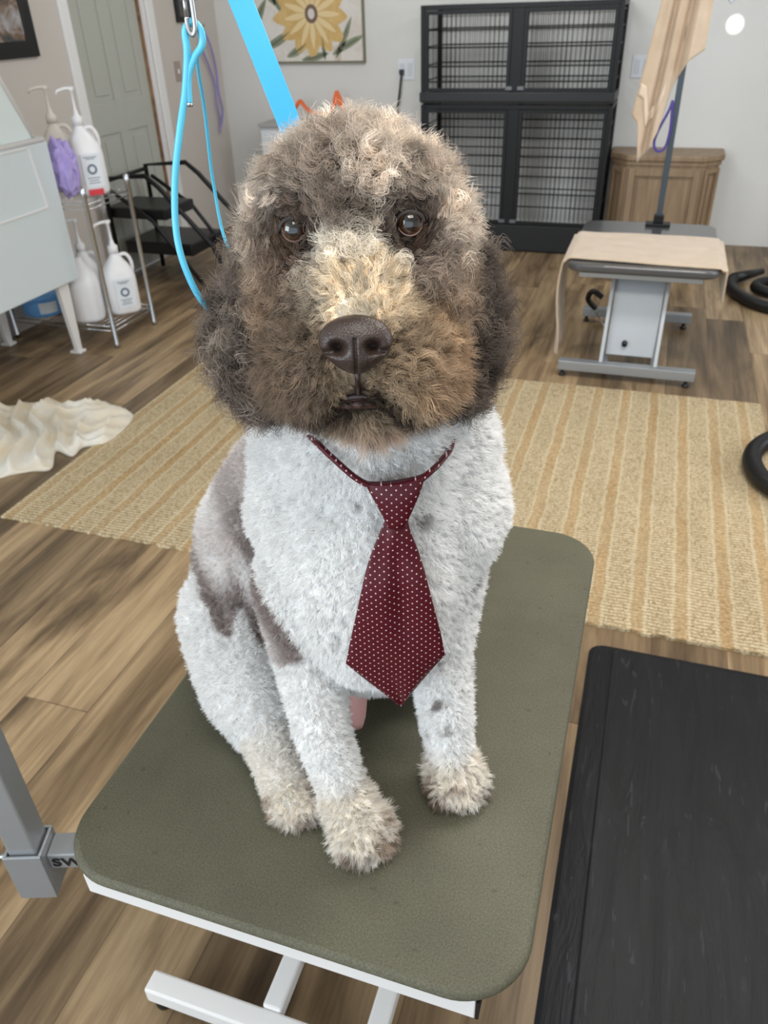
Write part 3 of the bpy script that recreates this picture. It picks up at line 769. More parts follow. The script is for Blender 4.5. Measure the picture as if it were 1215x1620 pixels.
def orange_thing():
    pts = [(-2.50, .0), (-2.46, .05), (-2.41, .105), (-2.36, .055), (-2.30, .03), (-2.23, .03), (-2.18, .055), (-2.14, .16), (-2.09, .07), (-2.07, .0)]
    pts = [p for p in spline([(x, 0, z) for x, z in pts], 5)]
    mb = MB(); Yf, Yb = 5.50, 5.53; z0 = .736; vs = []
    n = len(pts)
    for p in pts:
        th = .016 + (.05 if -2.19 < p.x < -2.09 else 0)
        zt = z0 + max(p.z, .012) + .016
        vs += [(p.x, Yf, max(z0 + .001, zt - th)), (p.x, Yf, zt + .012), (p.x, Yb, zt + .012), (p.x, Yb, max(z0 + .001, zt - th))]
    fs = [(0, 1, 2, 3), tuple(4 * (n - 1) + k for k in (3, 2, 1, 0))]
    for i in range(n - 1):
        a, b = 4 * i, 4 * i + 4
        for k in range(4): fs.append((a + k, b + k, b + (k + 1) % 4, a + (k + 1) % 4))
    mb.add(vs, fs)
    tag(mb.build('orange_holder', M['orange'], bevel=.003), 'wavy orange plastic holder standing on the pale grey cabinet', 'holder')
orange_thing()

# ------------------------------------------------------------------ wire crates
def crate(label, x0, x1, y0, y1, z0, z1, tray_h, hz):
    t = thing('wire_crate', label, 'crate', ((x0 + x1) / 2, (y0 + y1) / 2, z0), 0, 'stacked black wire crates')
    L = tuple(t.location)
    def P(mb, name, m, par=None, **k):
        o = mb.build(name, m, None, loc=L, **k); o.parent = par or t; o.location = (0, 0, 0); return o
    e = .026; xm = (x0 + x1) / 2
    fr = MB()
    for x in (x0, x1 - e):
        for y in (y0, y1 - e): fr.box(x, x + e, y, y + e, z0, z1)
    for z in (z1 - e,):
        for y in (y0, y1 - e): fr.box(x0 + e, x1 - e, y, y + e, z, z + e)
        for x in (x0, x1 - e): fr.box(x, x + e, y0 + e, y1 - e, z, z + e)
    P(fr, 'frame', M['black_metal'], bevel=.003)
    P(MB().box(x0 + .001, x1 - .001, y0 - .012, y1 + .004, z0, z0 + tray_h * .45).box(x0 - .004, x1 + .004, y0 - .02, y0 + .015, z0 + .01, z0 + tray_h)
      .box(x0 + .002, x0 + .012, y0 + .015, y1, z0, z0 + tray_h * .8).box(x1 - .012, x1 - .002, y0 + .015, y1, z0, z0 + tray_h * .8), 'tray', M['black_plastic'], bevel=.004)
    P(MB().box(xm - .035, xm + .035, y0 + .001, y0 + .022, z0 + tray_h, z1 - .002), 'centre_post', M['black_metal'], bevel=.003)
    r = .0024; zb = z0 + tray_h * .7; DK = mat('dull_latch_steel', rgb(110, 112, 116), .45, .6)
    def grid(a, b, fixed, axis, za, zt, pitch, hs):
        mb = MB(); n = max(2, int(abs(b - a) / pitch))
        for i in range(n + 1):
            q = a + (b - a) * i / n
            p0, p1 = ((q, fixed, za), (q, fixed, zt)) if axis == 'x' else ((fixed, q, za), (fixed, q, zt))
            mb.tube([p0, p1], r, 4)
        for z in hs:
            p0, p1 = ((a, fixed, z), (b, fixed, z)) if axis == 'x' else ((fixed, a, z), (fixed, b, z))
            mb.tube([p0, p1], r * 1.7, 5)
        return mb
    H_ = z1 - z0; hs = [z0 + tray_h + (H_ - tray_h) * k for k in hz]
    P(grid(x0 + .03, x1 - .03, y1 - .012, 'x', zb, z1 - .01, .028, hs), 'back_panel', M['black_metal'])
    for x in (x0 + .012, x1 - .012): P(grid(y0 + .03, y1 - .03, x, 'y', zb, z1 - .01, .028, hs), 'side_panel', M['black_metal'])
    P(grid(y0 + .03, y1 - .03, xm, 'y', zb, z1 - .01, .028, hs), 'divider', M['black_metal'])
    for a, b in ((x0 + e, xm - .036), (xm + .036, x1 - e)):
        d = P(grid(a + .02, b - .02, y0 + .01, 'x', z0 + tray_h + .02, z1 - .03, .028, hs), 'door', M['black_metal'])
        f = MB(); q = .02
        f.box(a, a + q, y0 + .002, y0 + .016, z0 + tray_h + .002, z1 - e - .002).box(b - q, b, y0 + .002, y0 + .016, z0 + tray_h + .002, z1 - e - .002)
        f.box(a + q, b - q, y0 + .002, y0 + .016, z0 + tray_h + .002, z0 + tray_h + .02).box(a + q, b - q, y0 + .002, y0 + .016, z1 - e - .02, z1 - e - .002)
        P(f, 'door_frame', M['black_metal'], d)
        P(MB().box((a if a > xm else b) - .02, (a if a > xm else b) + .02, y0 - .012, y0 + .004, z0 + tray_h + .01, z0 + tray_h + .03), 'latch', DK, d, bevel=.002)
CX0, CX1 = -1.480, -.310
crate('large black wire crate on the floor, lower of the two stacked crates', CX0, CX1, 5.262, 5.68, 0, .865, .17, (.16, .32, .50, .66, .82))
crate('black wire crate stacked on top of the other crate', CX0, CX1, 5.262, 5.68, .872, 1.385, .062, (.12, .3, .52, .72, .9))

# ------------------------------------------------------------------ oak cabinet
def oak():
    x0, x1, yf, yb, zt = -.275, .345, 5.39, 5.70, .585
    t = thing('oak_cabinet', 'light oak cabinet with angled corners against the back wall, right of the crates', 'cabinet', ((x0 + x1) / 2, 5.55, 0))
    L = tuple(t.location)
    def P(mb, name, m, **k):
        o = mb.build(name, m, None, loc=L, **k); o.parent = t; o.location = (0, 0, 0); return o
    c = .085
    def outl(g): return [(x0 - g, yb), (x0 - g, yf + c), (x0 + c, yf - g), (x1 - c, yf - g), (x1 + g, yf + c), (x1 + g, yb)]
    P(MB().prism(list(reversed(outl(0)))[::-1], .05, zt - .06), 'carcass', M['oak'])
    P(MB().prism(outl(-.01), 0, .05), 'plinth', M['oak'])
    P(MB().prism(outl(.012), zt - .06, zt - .035), 'cornice', M['oak'], bevel=.004)
    P(MB().prism(outl(.026), zt - .035, zt), 'top', M['oak'], bevel=.008)
    def panel(a, b, z0, z1, name):
        a = Vector((a[0], a[1], 0)); b = Vector((b[0], b[1], 0)); d = (b - a).normalized(); n = Vector((d.y, -d.x, 0)); w_ = (b - a).length; mb = MB()
        def bx(s0, s1, q0, q1, h0, h1):
            vs = [a + d * s + n * h + Vector((0, 0, q)) for q in (q0, q1) for h in (h0, h1) for s in (s0, s1)]
            mb.add(vs, [(0, 1, 3, 2), (4, 6, 7, 5), (0, 4, 5, 1), (2, 3, 7, 6), (0, 2, 6, 4), (1, 5, 7, 3)])
        q = min(.045, w_ * .22)
        bx(0.005, q, z0, z1, .0005, .018); bx(w_ - q, w_ - .005, z0, z1, .0005, .018); bx(q, w_ - q, z0, z0 + q, .0005, .018); bx(q, w_ - q, z1 - q, z1, .0005, .018)
        bx(q + .02, w_ - q - .02, z0 + q + .02, z1 - q - .02, .0005, .010)
        return P(mb, name, M['oak'], bevel=.003)
    panel((x0 + c + .01, yf), (x1 - c - .01, yf), .07, zt - .075, 'door')
    panel((x0, yf + c), (x0 + c, yf), .07, zt - .075, 'corner_panel'); panel((x1 - c, yf), (x1, yf + c), .07, zt - .075, 'corner_panel')
oak()
def crystal():
    bm = bmesh.new(); bmesh.ops.create_icosphere(bm, subdivisions=1, radius=.022)
    for v in bm.verts: v.co.z *= 1.25
    me = bpy.data.meshes.new('crystal'); bm.to_mesh(me); bm.free(); me.materials.append(M['glass'])
    t = thing('crystal_ornament', 'small faceted glass crystal hanging near the wall at top right', 'ornament', (.236, 5.22, 1.374))
    o = bpy.data.objects.new('crystal', me); C.objects.link(o); o.parent = t
    MB().tube([(0, 0, .026), (0, 0, CH - 1.374)], .0008, 5).build('string', M['steel'], t)
crystal()

# ------------------------------------------------------------------ back grooming table
BX0, BX1, BY0, BY1, BZ = -.300, .292, 3.245, 4.02, .5
def back_table():
    t = thing('grooming_table', 'grooming table with dark grey top and silver base, half covered by a beige towel', 'table', (0, 3.6, 0))
    L = tuple(t.location)
    def P(mb, name, m, **k):
        o = mb.build(name, m, None, loc=L, **k); o.parent = t; o.location = (0, 0, 0); return o
    P(MB().prism(rrect(BX0, BX1, BY0, BY1, .06, 10), BZ - .036, BZ, .010), 'tabletop', M['vinyl_grey'], bevel=.003)
    P(MB().box(BX0 + .05, BX1 - .06, BY0 + .04, BY0 + .07, BZ - .062, BZ - .037), 'rail', M['silver'], bevel=.002)
    P(MB().box(BX0 + .05, BX1 - .06, BY1 - .07, BY1 - .04, BZ - .062, BZ - .037), 'rail', M['silver'], bevel=.002)
    y = BY0 + .02
    for yy, a, b in ((y, -.296, .272), (BY1 - .03, -.262, .262)):
        P(MB().box(a, b, yy, yy + .045, .032, .075), 'cross_bar', M['silver'], bevel=.003)
        for xx in (a + .02, b - .03): P(MB().lathe([(.014, 0), (.016, .008), (.009, .012), (.008, .032)], (xx, yy + .022, 0), 12), 'foot', M['black_plastic'])
    for xx in (-.12, .09): P(MB().box(xx, xx + .03, y + .045, BY1 - .03, .03, .06), 'base_bar', M['silver'])
    # slanted lift column plate
    vs = [(-.105, 3.36, .085), (.095, 3.36, .085), (.105, 3.52, .462), (-.105, 3.52, .462)]; d = .05
    vs += [(a, b + d, c_) for a, b, c_ in vs]
    P(MB().add(vs, [(0, 1, 2, 3), (7, 6, 5, 4), (0, 4, 5, 1), (1, 5, 6, 2), (2, 6, 7, 3), (3, 7, 4, 0)]), 'lift_column', M['silver'], bevel=.003)
    P(MB().bar((-.118, 3.30, .06), (-.112, 3.5, .462), .014, .03).bar((.108, 3.30, .06), (.112, 3.5, .462), .014, .03), 'lift_arm', M['silver'])
    P(MB().tube([(-.03, 3.372, .14), (-.03, 3.352, .14)], .012, 10), 'bolt', M['black_plastic'])
    P(MB().tube(spline([(-.20, 3.95, .09), (-.24, 3.93, .14), (-.22, 3.9, .19), (-.17, 3.88, .17)], 6), .014, 8), 'pedal', M['black_plastic'])
    P(MB().tube([(-.19, 3.86, .10), (-.10, 3.72, .03)], .004, 6), 'pedal_rod', M['steel'])
    return t
BACK = back_table()
PX, PY = .033, 3.955
def back_arm():
    L = (PX, PY, BZ)
    t = MB().box(PX - .013, PX + .013, PY - .013, PY + .013, BZ + .012, 1.62).build('grooming_arm', mat('dark_slate_steel', rgb(74, 84, 92), .35, .5), None, bevel=.002, loc=L); t['label'] = 'dark upright pole clamped to the far edge'
    def P(mb, name, m, **k):
        o = mb.build(name, m, None, loc=L, **k); o.parent = t; o.location = (0, 0, 0); return o
    P(MB().box(PX - .055, PX + .055, PY - .03, PY + .03, BZ, BZ + .014).box(PX - .022, PX + .022, PY - .02, PY + .02, BZ + .014, BZ + .05), 'clamp', M['black_metal'], bevel=.003)
    P(MB().box(PX - .25, PX + .16, PY - .010, PY + .010, 1.60, 1.62), 'overhead_arm', M['silver'], bevel=.002)
    arm_under(BACK, t)
back_arm()
def pole_loop():
    pts = [(PX - .02, PY - .02, 1.02), (PX - .03, PY - .03, .98), (PX - .062, PY - .03, .90), (PX - .070, PY - .03, .85), (PX - .05, PY - .03, .822), (PX - .022, PY - .02, .835), (PX - .012, PY - .022, .90), (PX - .016, PY - .022, .98), (PX - .02, PY - .02, 1.02)]
    tag(MB().tube(spline(pts, 8), .0055, 8).build('grooming_loop', mat('deep_purple_cord', rgb(74, 58, 140), .5)), 'dark purple grooming loop hanging against the back table pole', 'loop')
pole_loop()
def draped_towel():
    x0, x1 = BX0 - .012, BX1 + .012; y0, y1 = BY0 + .055, BY0 + .51
    hl, hr = .455, .15; W = x1 - x0; tot = hl + W + hr
    def fn(u, v):
        s = u * tot; yy = y0 + (y1 - y0) * v; r = .02
        if s < hl: 
            k = (hl - s) / hl
            x = x0 - .004 - .02 * k + .008 * math.sin(v * 9 + 1) * k - .012 * math.sin(k * 5); z = BZ - (hl - s) + .0
            yy = yy + .02 * math.sin(v * 6 + k * 3) * k + k * (.5 - v) * .25 * 1.0 - k * .03
        elif s < hl + W:
            x = x0 + (s - hl); z = BZ + .004 + .0025 * math.sin(yy * 60 + x * 6) * .6 + .002 * noise.noise(Vector((x * 9, yy * 14, 0)))
            e = min(s - hl, hl + W - s)
            if e < r: z -= (r - e) ** 2 / r * .9
            yy += .012 * math.sin(x * 7 + 1) * (v - .1) - .03 * (x - x0) / W
        else:
            k = (s - hl - W) / hr
            x = x1 + .004 + .012 * k; z = BZ - (s - hl - W); yy = yy - .03 + k * (.5 - v) * .16
        return (x, yy, z)
    o = cloth('draped_towel', fn, 110, 46, M['towel_beige'], .007)
    tag(o, 'beige towel spread across the back grooming table and hanging down its left side', 'towel')
draped_towel()
def pole_towel():
    # hangs from the overhead arm of the back pole; two layers with a pointed lower corner
    y = PY - .035
    # columns: (x at top, x at bottom, z bottom)
    cols = [(-.062, -.150, .965), (-.045, -.118, .93), (-.03, -.095, .775), (-.012, -.075, .80), (0.0, -.055, .84), (.012, -.03, .90), (.03, -.012, .99), (.048, .012, 1.10), (.066, .045, 1.165), (.085, .078, 1.185), (.11, .108, 1.205)]
    K = len(cols) - 1
    def fn(u, v):
        q = u * K; i = min(int(q), K - 1); f = q - i
        a, b = cols[i], cols[i + 1]
        xt = a[0] + (b[0] - a[0]) * f; xb = a[1] + (b[1] - a[1]) * f; zb = a[2] + (b[2] - a[2]) * f
        z = 1.612 + (zb - 1.612) * v; x = xt + (xb - xt) * v ** 1.1
        yy = y - .018 * math.sin(u * 17) * (.4 + v) - .008 * math.sin(u * 31 + 2)
        return (x, yy, z)
    t = thing('hanging_towel', 'beige hand towel hanging in folds from the arm above the back table', 'towel', (0, 0, 0))
    cloth('towel_cloth', fn, 80, 40, M['towel_beige'], .005, t)
    def band(u, v):
        uu = .02 + u * .46; p = fn(uu, .80 + .07 * v - .09 * u); return (p[0], p[1] - .0065, p[2])
    cloth('woven_band', band, 30, 4, M['towel_band'], .0015, t)
pole_towel()

# ------------------------------------------------------------------ hoses
def hose(label, pts, r, name='dryer_hose', nozzle=None):
    t = thing(name, label, 'hose', tuple(Vector(pts[0]) * Vector((1, 1, 0)) if False else (pts[0][0], pts[0][1], 0)), 0, 'black dryer hoses on the floor')
    sp = spline(pts, 40)
    # resample with corrugation
    rs = [r * (1 + .045 * math.sin(i * 2.1)) for i in range(len(sp))]
    L = tuple(t.location)
    o = MB().tube(sp, rs, 14).build('hose', M['hose'], None, loc=L, smooth=True); o.parent = t; o.location = (0, 0, 0)
    if nozzle:
        a, b = nozzle; o = MB().tube([a, tuple(Vector(a).lerp(Vector(b), .5)), b], [r * 1.05, r * .9, r * .6], 14).build('nozzle', M['black_plastic'], None, loc=L); o.parent = t; o.location = (0, 0, 0)
hose('black corrugated hose curled on the rug edge at the right border',
     [(.80, 2.95, .0445), (.66, 2.86, .0445), (.545, 2.80, .0445), (.475, 2.70, .0445), (.455, 2.58, .0445), (.49, 2.46, .0445), (.58, 2.38, .0445), (.70, 2.38, .0445), (.85, 2.45, .0445)], .031)
hose('black hose coiled on the floor beyond the right side of the back table',
     [(.50, 4.83, .032), (.475, 4.68, .032), (.52, 4.5, .032), (.62, 4.36, .032), (.78, 4.30, .032), (.95, 4.42, .032), (.97, 4.68, .033), (.80, 4.82, .033), (.66, 4.76, .04), (.60, 4.62, .05), (.68, 4.50, .055), (.85, 4.52, .06)], .030,
     nozzle=((.50, 4.83, .032), (.66, 4.98, .04)))
# ------------------------------------------------------------------ the dog
# dog frame: x = to its left as we see it on the right, y = away from the camera, z = up; turned 19 degrees with the dog
DO = Vector((-.08, .80, TZ))          # origin on the table top, under the body
cY, sY = math.cos(YAW), math.sin(YAW)
def dw(p): return Vector((p[0] * cY - p[1] * sY, p[0] * sY + p[1] * cY, p[2]))     # dog frame -> room
DOW = dw(DO)
def dl(p): return (p[0] - DO.x, p[1] - DO.y, p[2] - DO.z)

# skeleton of tapered limbs: (group, [(x, y, z, radius), ...])
LIMBS = [
 ('skull', [(-.016, .765, 1.215, .088), (-.016, .735, 1.228, .092)]),
 ('skull', [(-.05, .735, 1.235, .062), (.02, .735, 1.235, .062)]),
 ('skull', [(-.062, .700, 1.268, .032), (-.03, .690, 1.275, .034), (.0, .690, 1.276, .034), (.032, .700, 1.268, .032)]),
 ('skull', [(-.064, .728, 1.165, .050), (.034, .728, 1.165, .050)]),
 ('muzzle', [(-.016, .70, 1.200, .050), (-.017, .64, 1.192, .038), (-.018, .608, 1.184, .026)]),
 ('muzzle', [(-.016, .715, 1.150, .078), (-.017, .650, 1.142, .056), (-.018, .612, 1.158, .030)]),
 ('muzzle', [(-.066, .665, 1.132, .041), (-.048, .622, 1.142, .033)]),
 ('muzzle', [(.034, .665, 1.132, .041), (.014, .622, 1.142, .033)]),
 ('muzzle', [(-.012, .68, 1.115, .050), (-.011, .640, 1.105, .030)]),
 ('ear', [(-.086, .765, 1.215, .030), (-.120, .768, 1.170, .031), (-.139, .765, 1.118, .034), (-.128, .758, 1.070, .026)]),
 ('ear', [(.054, .765, 1.220, .028), (.083, .766, 1.175, .027), (.097, .762, 1.12, .028), (.088, .756, 1.068, .022)]),
 ('neck', [(-.014, .775, 1.14, .085), (-.014, .785, 1.06, .100), (-.012, .80, .98, .120)]),
 ('chest', [(-.074, .820, .950, .086), (.056, .820, .955, .086)]),
 ('chest', [(-.068, .81, .88, .103), (.048, .81, .88, .108)]),
 ('chest', [(-.012, .785, .90, .120), (-.016, .785, .84, .132), (-.018, .785, .76, .122)]),
 ('chest', [(-.015, .80, .76, .120), (-.02, .82, .68, .100)]),
 ('back', [(-.055, .88, .94, .085), (-.112, .93, .83, .110), (-.165, .955, .72, .122), (-.172, .97, .63, .128)]),
 ('back', [(-.02, .86, .93, .10), (-.04, .93, .80, .13), (-.08, .99, .66, .14)]),
 ('thigh', [(-.225, .90, .635, .088), (-.205, .80, .590, .066), (-.185, .765, .560, .050)]),
 ('thigh', [(.02, .95, .62, .10), (.05, .90, .575, .065)]),
 ('hind', [(-.185, .765, .560, .046), (-.165, .715, .543, .030), (-.146, .672, .533, .030)]),
 ('pink', [(-.045, .86, .62, .020), (-.048, .80, .545, .017), (-.050, .775, .527, .014)]),
 ('hindpaw', [(-.148, .675, .530, .028), (-.137, .652, .526, .026)]),
 ('leg', [(-.100, .765, .80, .066), (-.104, .735, .70, .042), (-.090, .685, .62, .034), (-.068, .645, .565, .030)]),
 ('paw', [(-.062, .635, .548, .031), (-.045, .606, .532, .030)]),
 ('leg', [(.060, .785, .80, .066), (.066, .745, .70, .040), (.072, .705, .62, .033), (.078, .694, .565, .029)]),
 ('paw', [(.079, .692, .546, .029), (.083, .680, .531, .028)]),
]
# the head is slightly flatter and narrower than its first layout
for g_, ch_ in LIMBS:
    if g_ in ('skull', 'ear', 'muzzle'):
        kx, kz = (.93, .91)
        for q_, p_ in enumerate(ch_):
            ch_[q_] = (-.0165 + (p_[0] + .0165) * kx + .001, p_[1], 1.185 + (p_[2] - 1.185) * kz - .004, p_[3] * (.93 if g_ != 'ear' else .90))
# toes: four knuckles on each paw
def toes(cx, cy, ax, ay, w, z=.519):
    a = Vector((ax, ay)).normalized(); p = Vector((-a.y, a.x))
    for k, q in enumerate((-1.4, -.48, .48, 1.4)):
        b = Vector((cx, cy)) + p * q * w * .5 - a * abs(q) * .006
        LIMBS.append(('paw', [(b.x, b.y, z + .008, .017), (b.x + a.x * .022, b.y + a.y * .022, z, .0165)]))
toes(-.040, .600, .35, -1, .031); toes(.085, .674, .22, -1, .029); toes(-.128, .655, .30, -1, .024)

def build_body():
    bm = bmesh.new()
    for g, ch in LIMBS:
        for a, b in zip(ch, ch[1:]):
            A, B = Vector(a[:3]), Vector(b[:3]); n = max(2, int((B - A).length / .008))
            for i in range(n + 1):
                k = i / n; p = A.lerp(B, k); r = a[3] + (b[3] - a[3]) * k
                m = Matrix.Translation(Vector(dl(p))) @ Matrix.Scale(r, 4)
                bmesh.ops.create_icosphere(bm, subdivisions=2, radius=1, matrix=m)
    for v in bm.verts: v.co.z = max(v.co.z, .006)
    me = bpy.data.meshes.new('dog_rough'); bm.to_mesh(me); bm.free()
    o = bpy.data.objects.new('dog_rough', me); C.objects.link(o)
    rm = o.modifiers.new('remesh', 'REMESH'); rm.mode = 'VOXEL'; rm.voxel_size = .0055; rm.use_smooth_shade = True
    sm = o.modifiers.new('smooth', 'SMOOTH'); sm.factor = .6; sm.iterations = 9
    dg = bpy.context.evaluated_depsgraph_get()
    me2 = bpy.data.meshes.new_from_object(o.evaluated_get(dg)); bpy.data.objects.remove(o)
    me2.name = 'dog'
    return me2
body_me = build_body()
for v in body_me.vertices:
    if v.co.z < .002: v.co.z = .002

NV = len(body_me.vertices)
BV = np.empty(NV * 3, np.float32); body_me.vertices.foreach_get('co', BV); BV = BV.reshape(-1, 3).astype(np.float64)
BN = np.empty(NV * 3, np.float32); body_me.vertices.foreach_get('normal', BN); BN = BN.reshape(-1, 3).astype(np.float64)
body_me.calc_loop_triangles()
TR = np.empty(len(body_me.loop_triangles) * 3, np.int32); body_me.loop_triangles.foreach_get('vertices', TR); TR = TR.reshape(-1, 3)
DOn = np.array(DO)

GN = ['pink', 'skull', 'muzzle', 'ear', 'neck', 'chest', 'back', 'thigh', 'hind', 'hindpaw', 'leg', 'paw']
def region(P):
    """nearest limb group of each point (dog frame, absolute)"""
    best = np.full(len(P), 1e9); who = np.zeros(len(P), int)
    for g, ch in LIMBS:
        for a, b in zip(ch, ch[1:]):
            A = np.array(a[:3]); B = np.array(b[:3]); d = B - A
            t = np.clip(((P - A) @ d) / max(d @ d, 1e-9), 0, 1)
            q = np.linalg.norm(P - (A + t[:, None] * d), axis=1) - (a[3] + (b[3] - a[3]) * t)
            m = q < best; best[m] = q[m]; who[m] = GN.index(g)
    return who

def sm(x, a, b):
    t = np.clip((x - a) / (b - a), 0, 1); return t * t * (3 - 2 * t)
rngN = np.random.default_rng(11)
NZ = rngN.normal(size=(3, 40, 3)); NPH = rngN.uniform(0, 6.28, (3, 40))
def fnoise(P, f, ch=0):
    """cheap smooth noise, about -1..1"""
    W_ = NZ[ch] * f
    return np.sin(P @ W_.T + NPH[ch]).sum(1) / 6.0

EYES = [np.array((-.0670, .671, 1.2445)), np.array((.0290, .666, 1.2475))]
NOSE = np.array((-.018, .586, 1.176))

WHITE_FUR = np.array((.985, .982, .975)); 
def lc(r, g, b): return np.array([lin(r), lin(g), lin(b)])
TAUPE, TAUPE2, DARK = lc(206, 192, 177), lc(238, 228, 216), lc(122, 107, 96)
EARD, EARL = lc(122, 110, 102), lc(186, 174, 160)
TAN, CREAM, GOLD = lc(180, 161, 137), lc(252, 245, 232), lc(194, 164, 130)
FLANK, FLANK2 = lc(232, 225, 222), lc(253, 252, 251)
PAWB = lc(172, 148, 124)

def coat_colour(P, N, G):
    """P dog-frame points, N normals, G region ids -> linear rgb"""
    n = len(P); c = np.tile(WHITE_FUR, (n, 1)).astype(float)
    x, y, z = P.T
    n1 = fnoise(P, 38, 0); n2 = fnoise(P, 90, 1); n3 = fnoise(P, 16, 2)
    def put(m, col, k=1.0):
        w_ = np.clip(m * k, 0, 1)[:, None]; c[:] = c * (1 - w_) + col * w_
    g = lambda s: (G == GN.index(s)).astype(float)
    head = g('skull') + g('muzzle') + g('ear')
    # skull
    put(head, TAUPE); put(head * sm(n1, -.6, 1.3), TAUPE2, .7); put(head * sm(-n1 - .3 * n2, .3, 1.3), DARK, .55)
    put(g('skull') * sm(z, 1.19, 1.29) * sm(n2, -1, .8), TAUPE2, .5)
    # cheek brown, darker behind the eyes
    put(g('skull') * sm(1.23 - z, 0, .06), lc(172, 148, 124), .8)
    # muzzle: cream blaze, tan sides, dark lips
    mz = g('muzzle')
    dxm = np.abs(x + .0165)
    put(mz, TAN); put(mz * sm(n1, -.3, 1.2), GOLD, .45); put(mz * sm(-n1, .2, 1.2), lc(150, 132, 112), .6)
    lower = sm(1.160 - z, 0, .035)
    put(mz * sm(dxm, .028, .055) * sm(1.17 - z, -.01, .04), lc(190, 162, 134), .75)
    front = sm(.735 - y, 0, .03)
    blaze = sm(.046 - dxm - .006 * n2, 0, .022) * sm(z, 1.175, 1.195)
    put(np.maximum(mz, g('skull')) * blaze * front * sm(1.258 - z, 0, .02), CREAM, .92)
    put(mz * sm(.066 - dxm, 0, .02) * sm(z, 1.165, 1.19), lc(232, 214, 184), .6)
    for e in EYES:
        d = np.linalg.norm((P - e) * np.array((1, .7, 1)), axis=1)
        put(head * sm(.030 - d, 0, .014), lc(84, 66, 56), .85)
        e2 = e + np.array((-.012 if e[0] < -.02 else .012, .01, -.028)); d = np.linalg.norm(P - e2, axis=1)
        put(head * sm(.036 - d, 0, .022), lc(112, 88, 72), .6)
    put(head * sm(.024 - np.linalg.norm((P - np.array((-.016, .66, 1.262))) * np.array((1, .4, 1)), axis=1), 0, .014), lc(96, 80, 68), .6)
    # mouth corners and lips
    for q in ((-.056, .630, 1.100, .030), (.032, .628, 1.098, .030), (-.012, .60, 1.122, .020), (-.032, .61, 1.112, .018), (.010, .61, 1.112, .018)):
        d = np.linalg.norm((P - np.array(q[:3])) * np.array((1, .6, 1)), axis=1); put(mz * sm(q[3] - d, 0, q[3] * .6), lc(48, 38, 34), .9)
    put(mz * sm(1.104 - z, 0, .02) * sm(.030 - np.abs(x + .006), 0, .012), lc(226, 204, 190), .9)
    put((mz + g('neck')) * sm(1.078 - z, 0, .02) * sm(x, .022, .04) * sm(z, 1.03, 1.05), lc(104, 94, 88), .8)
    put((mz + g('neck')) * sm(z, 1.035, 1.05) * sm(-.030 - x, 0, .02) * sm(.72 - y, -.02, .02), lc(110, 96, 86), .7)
    # ears
    er = g('ear'); put(er, EARD); put(er * sm(n2, -.1, 1.2), EARL, .7); put(er * sm(z, 1.19, 1.24), TAUPE, .8); put(er * (x > 0) * sm(1.2 - z, 0, .05), lc(100, 88, 80), .6)
    # back of the neck is brown too
    put((g('neck') + g('back') + g('chest')) * sm(y - .86 - .03 * n1 * .3, 0, .03) * sm(z, .85, .9), FLANK, 1)
    # flank patch (its edge runs from the shoulder down to the elbow)
    body = g('back') + g('thigh') + g('chest') + g('neck')
    m, s1, low = flank_mask(P, G, n1, n2)
    put(m, FLANK); put(m * sm(n1, -2.2, .6) * sm(s1, .015, .055) * sm(low, .02, .09), FLANK2, .97); put(m * sm(s1, .045, .008) * sm(z, .90, .80), lc(150, 134, 130), .75); put(m * sm(low, .08, .0), lc(146, 130, 125), .7)
    put(g('pink'), lc(214, 164, 160))
    # chest spots
    for q in SPOTS:
        d = np.linalg.norm(P - np.array(q[:3]), axis=1); put(body * sm(q[3] - d + .002 * n2, 0, q[3] * .8), lc(120, 114, 112), .6)
    # roan ticking on the legs
    lg = g('leg') + g('hind') + g('paw') + g('hindpaw') + .6 * g('thigh') * sm(.58 - z, 0, .04)
    tick = sm(fnoise(P, 120, 2), .75, 1.35) * sm(fnoise(P, 45, 1), -.4, .8); put(lg * tick, lc(150, 142, 140), .75)
    pw = g('paw') + g('hindpaw')
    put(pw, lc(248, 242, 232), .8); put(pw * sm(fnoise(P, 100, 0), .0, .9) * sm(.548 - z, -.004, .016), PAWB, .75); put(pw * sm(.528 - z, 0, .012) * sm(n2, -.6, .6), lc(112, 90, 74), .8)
    put((g('hind') + g('leg')) * sm(.60 - z, 0, .06), lc(246, 238, 226), .5)
    return c
SPOTS = [(-.026, .685, .959, .009), (.040, .690, .933, .014), (.008, .686, .985, .007), (-.107, .689, .70, .008), (-.101, .659, .635, .008), (-.09, .675, .655, .006)]
def flank_mask(P, G, n1, n2):
    x, y, z = P.T; u = .978 * x + .207 * y
    fz = np.interp(z, [.734, .766, .799, .822, .855, .892, 1.0], [.0455, .031, .016, .004, -.0025, -.004, -.014])
    lowA = np.interp(u, [-.12, -.10, -.08, -.066, -.048, -.036, -.028, -.013, .004, .05], [.735, .728, .706, .682, .668, .692, .702, .664, .645, .66])
    lowB = np.interp(u, [-.02, .0, .023, .046], [.66, .695, .724, .737])
    A = ((G == GN.index('back')) | (G == GN.index('thigh'))) & (x < .10)
    B = ~A & ((G == GN.index('chest')) | (G == GN.index('neck')) | (G == GN.index('leg')))
    rag = .004 * n1 + .003 * n2
    mA = A * sm(z + rag - lowA, -.004, .006) * (u < .10)
    mB = B * sm(fz - u + .0015 * n2, -.0015, .003) * sm(z + rag - lowB, -.003, .005) * (x < -.03)
    return np.maximum(mA, mB), fz - u, z - lowA


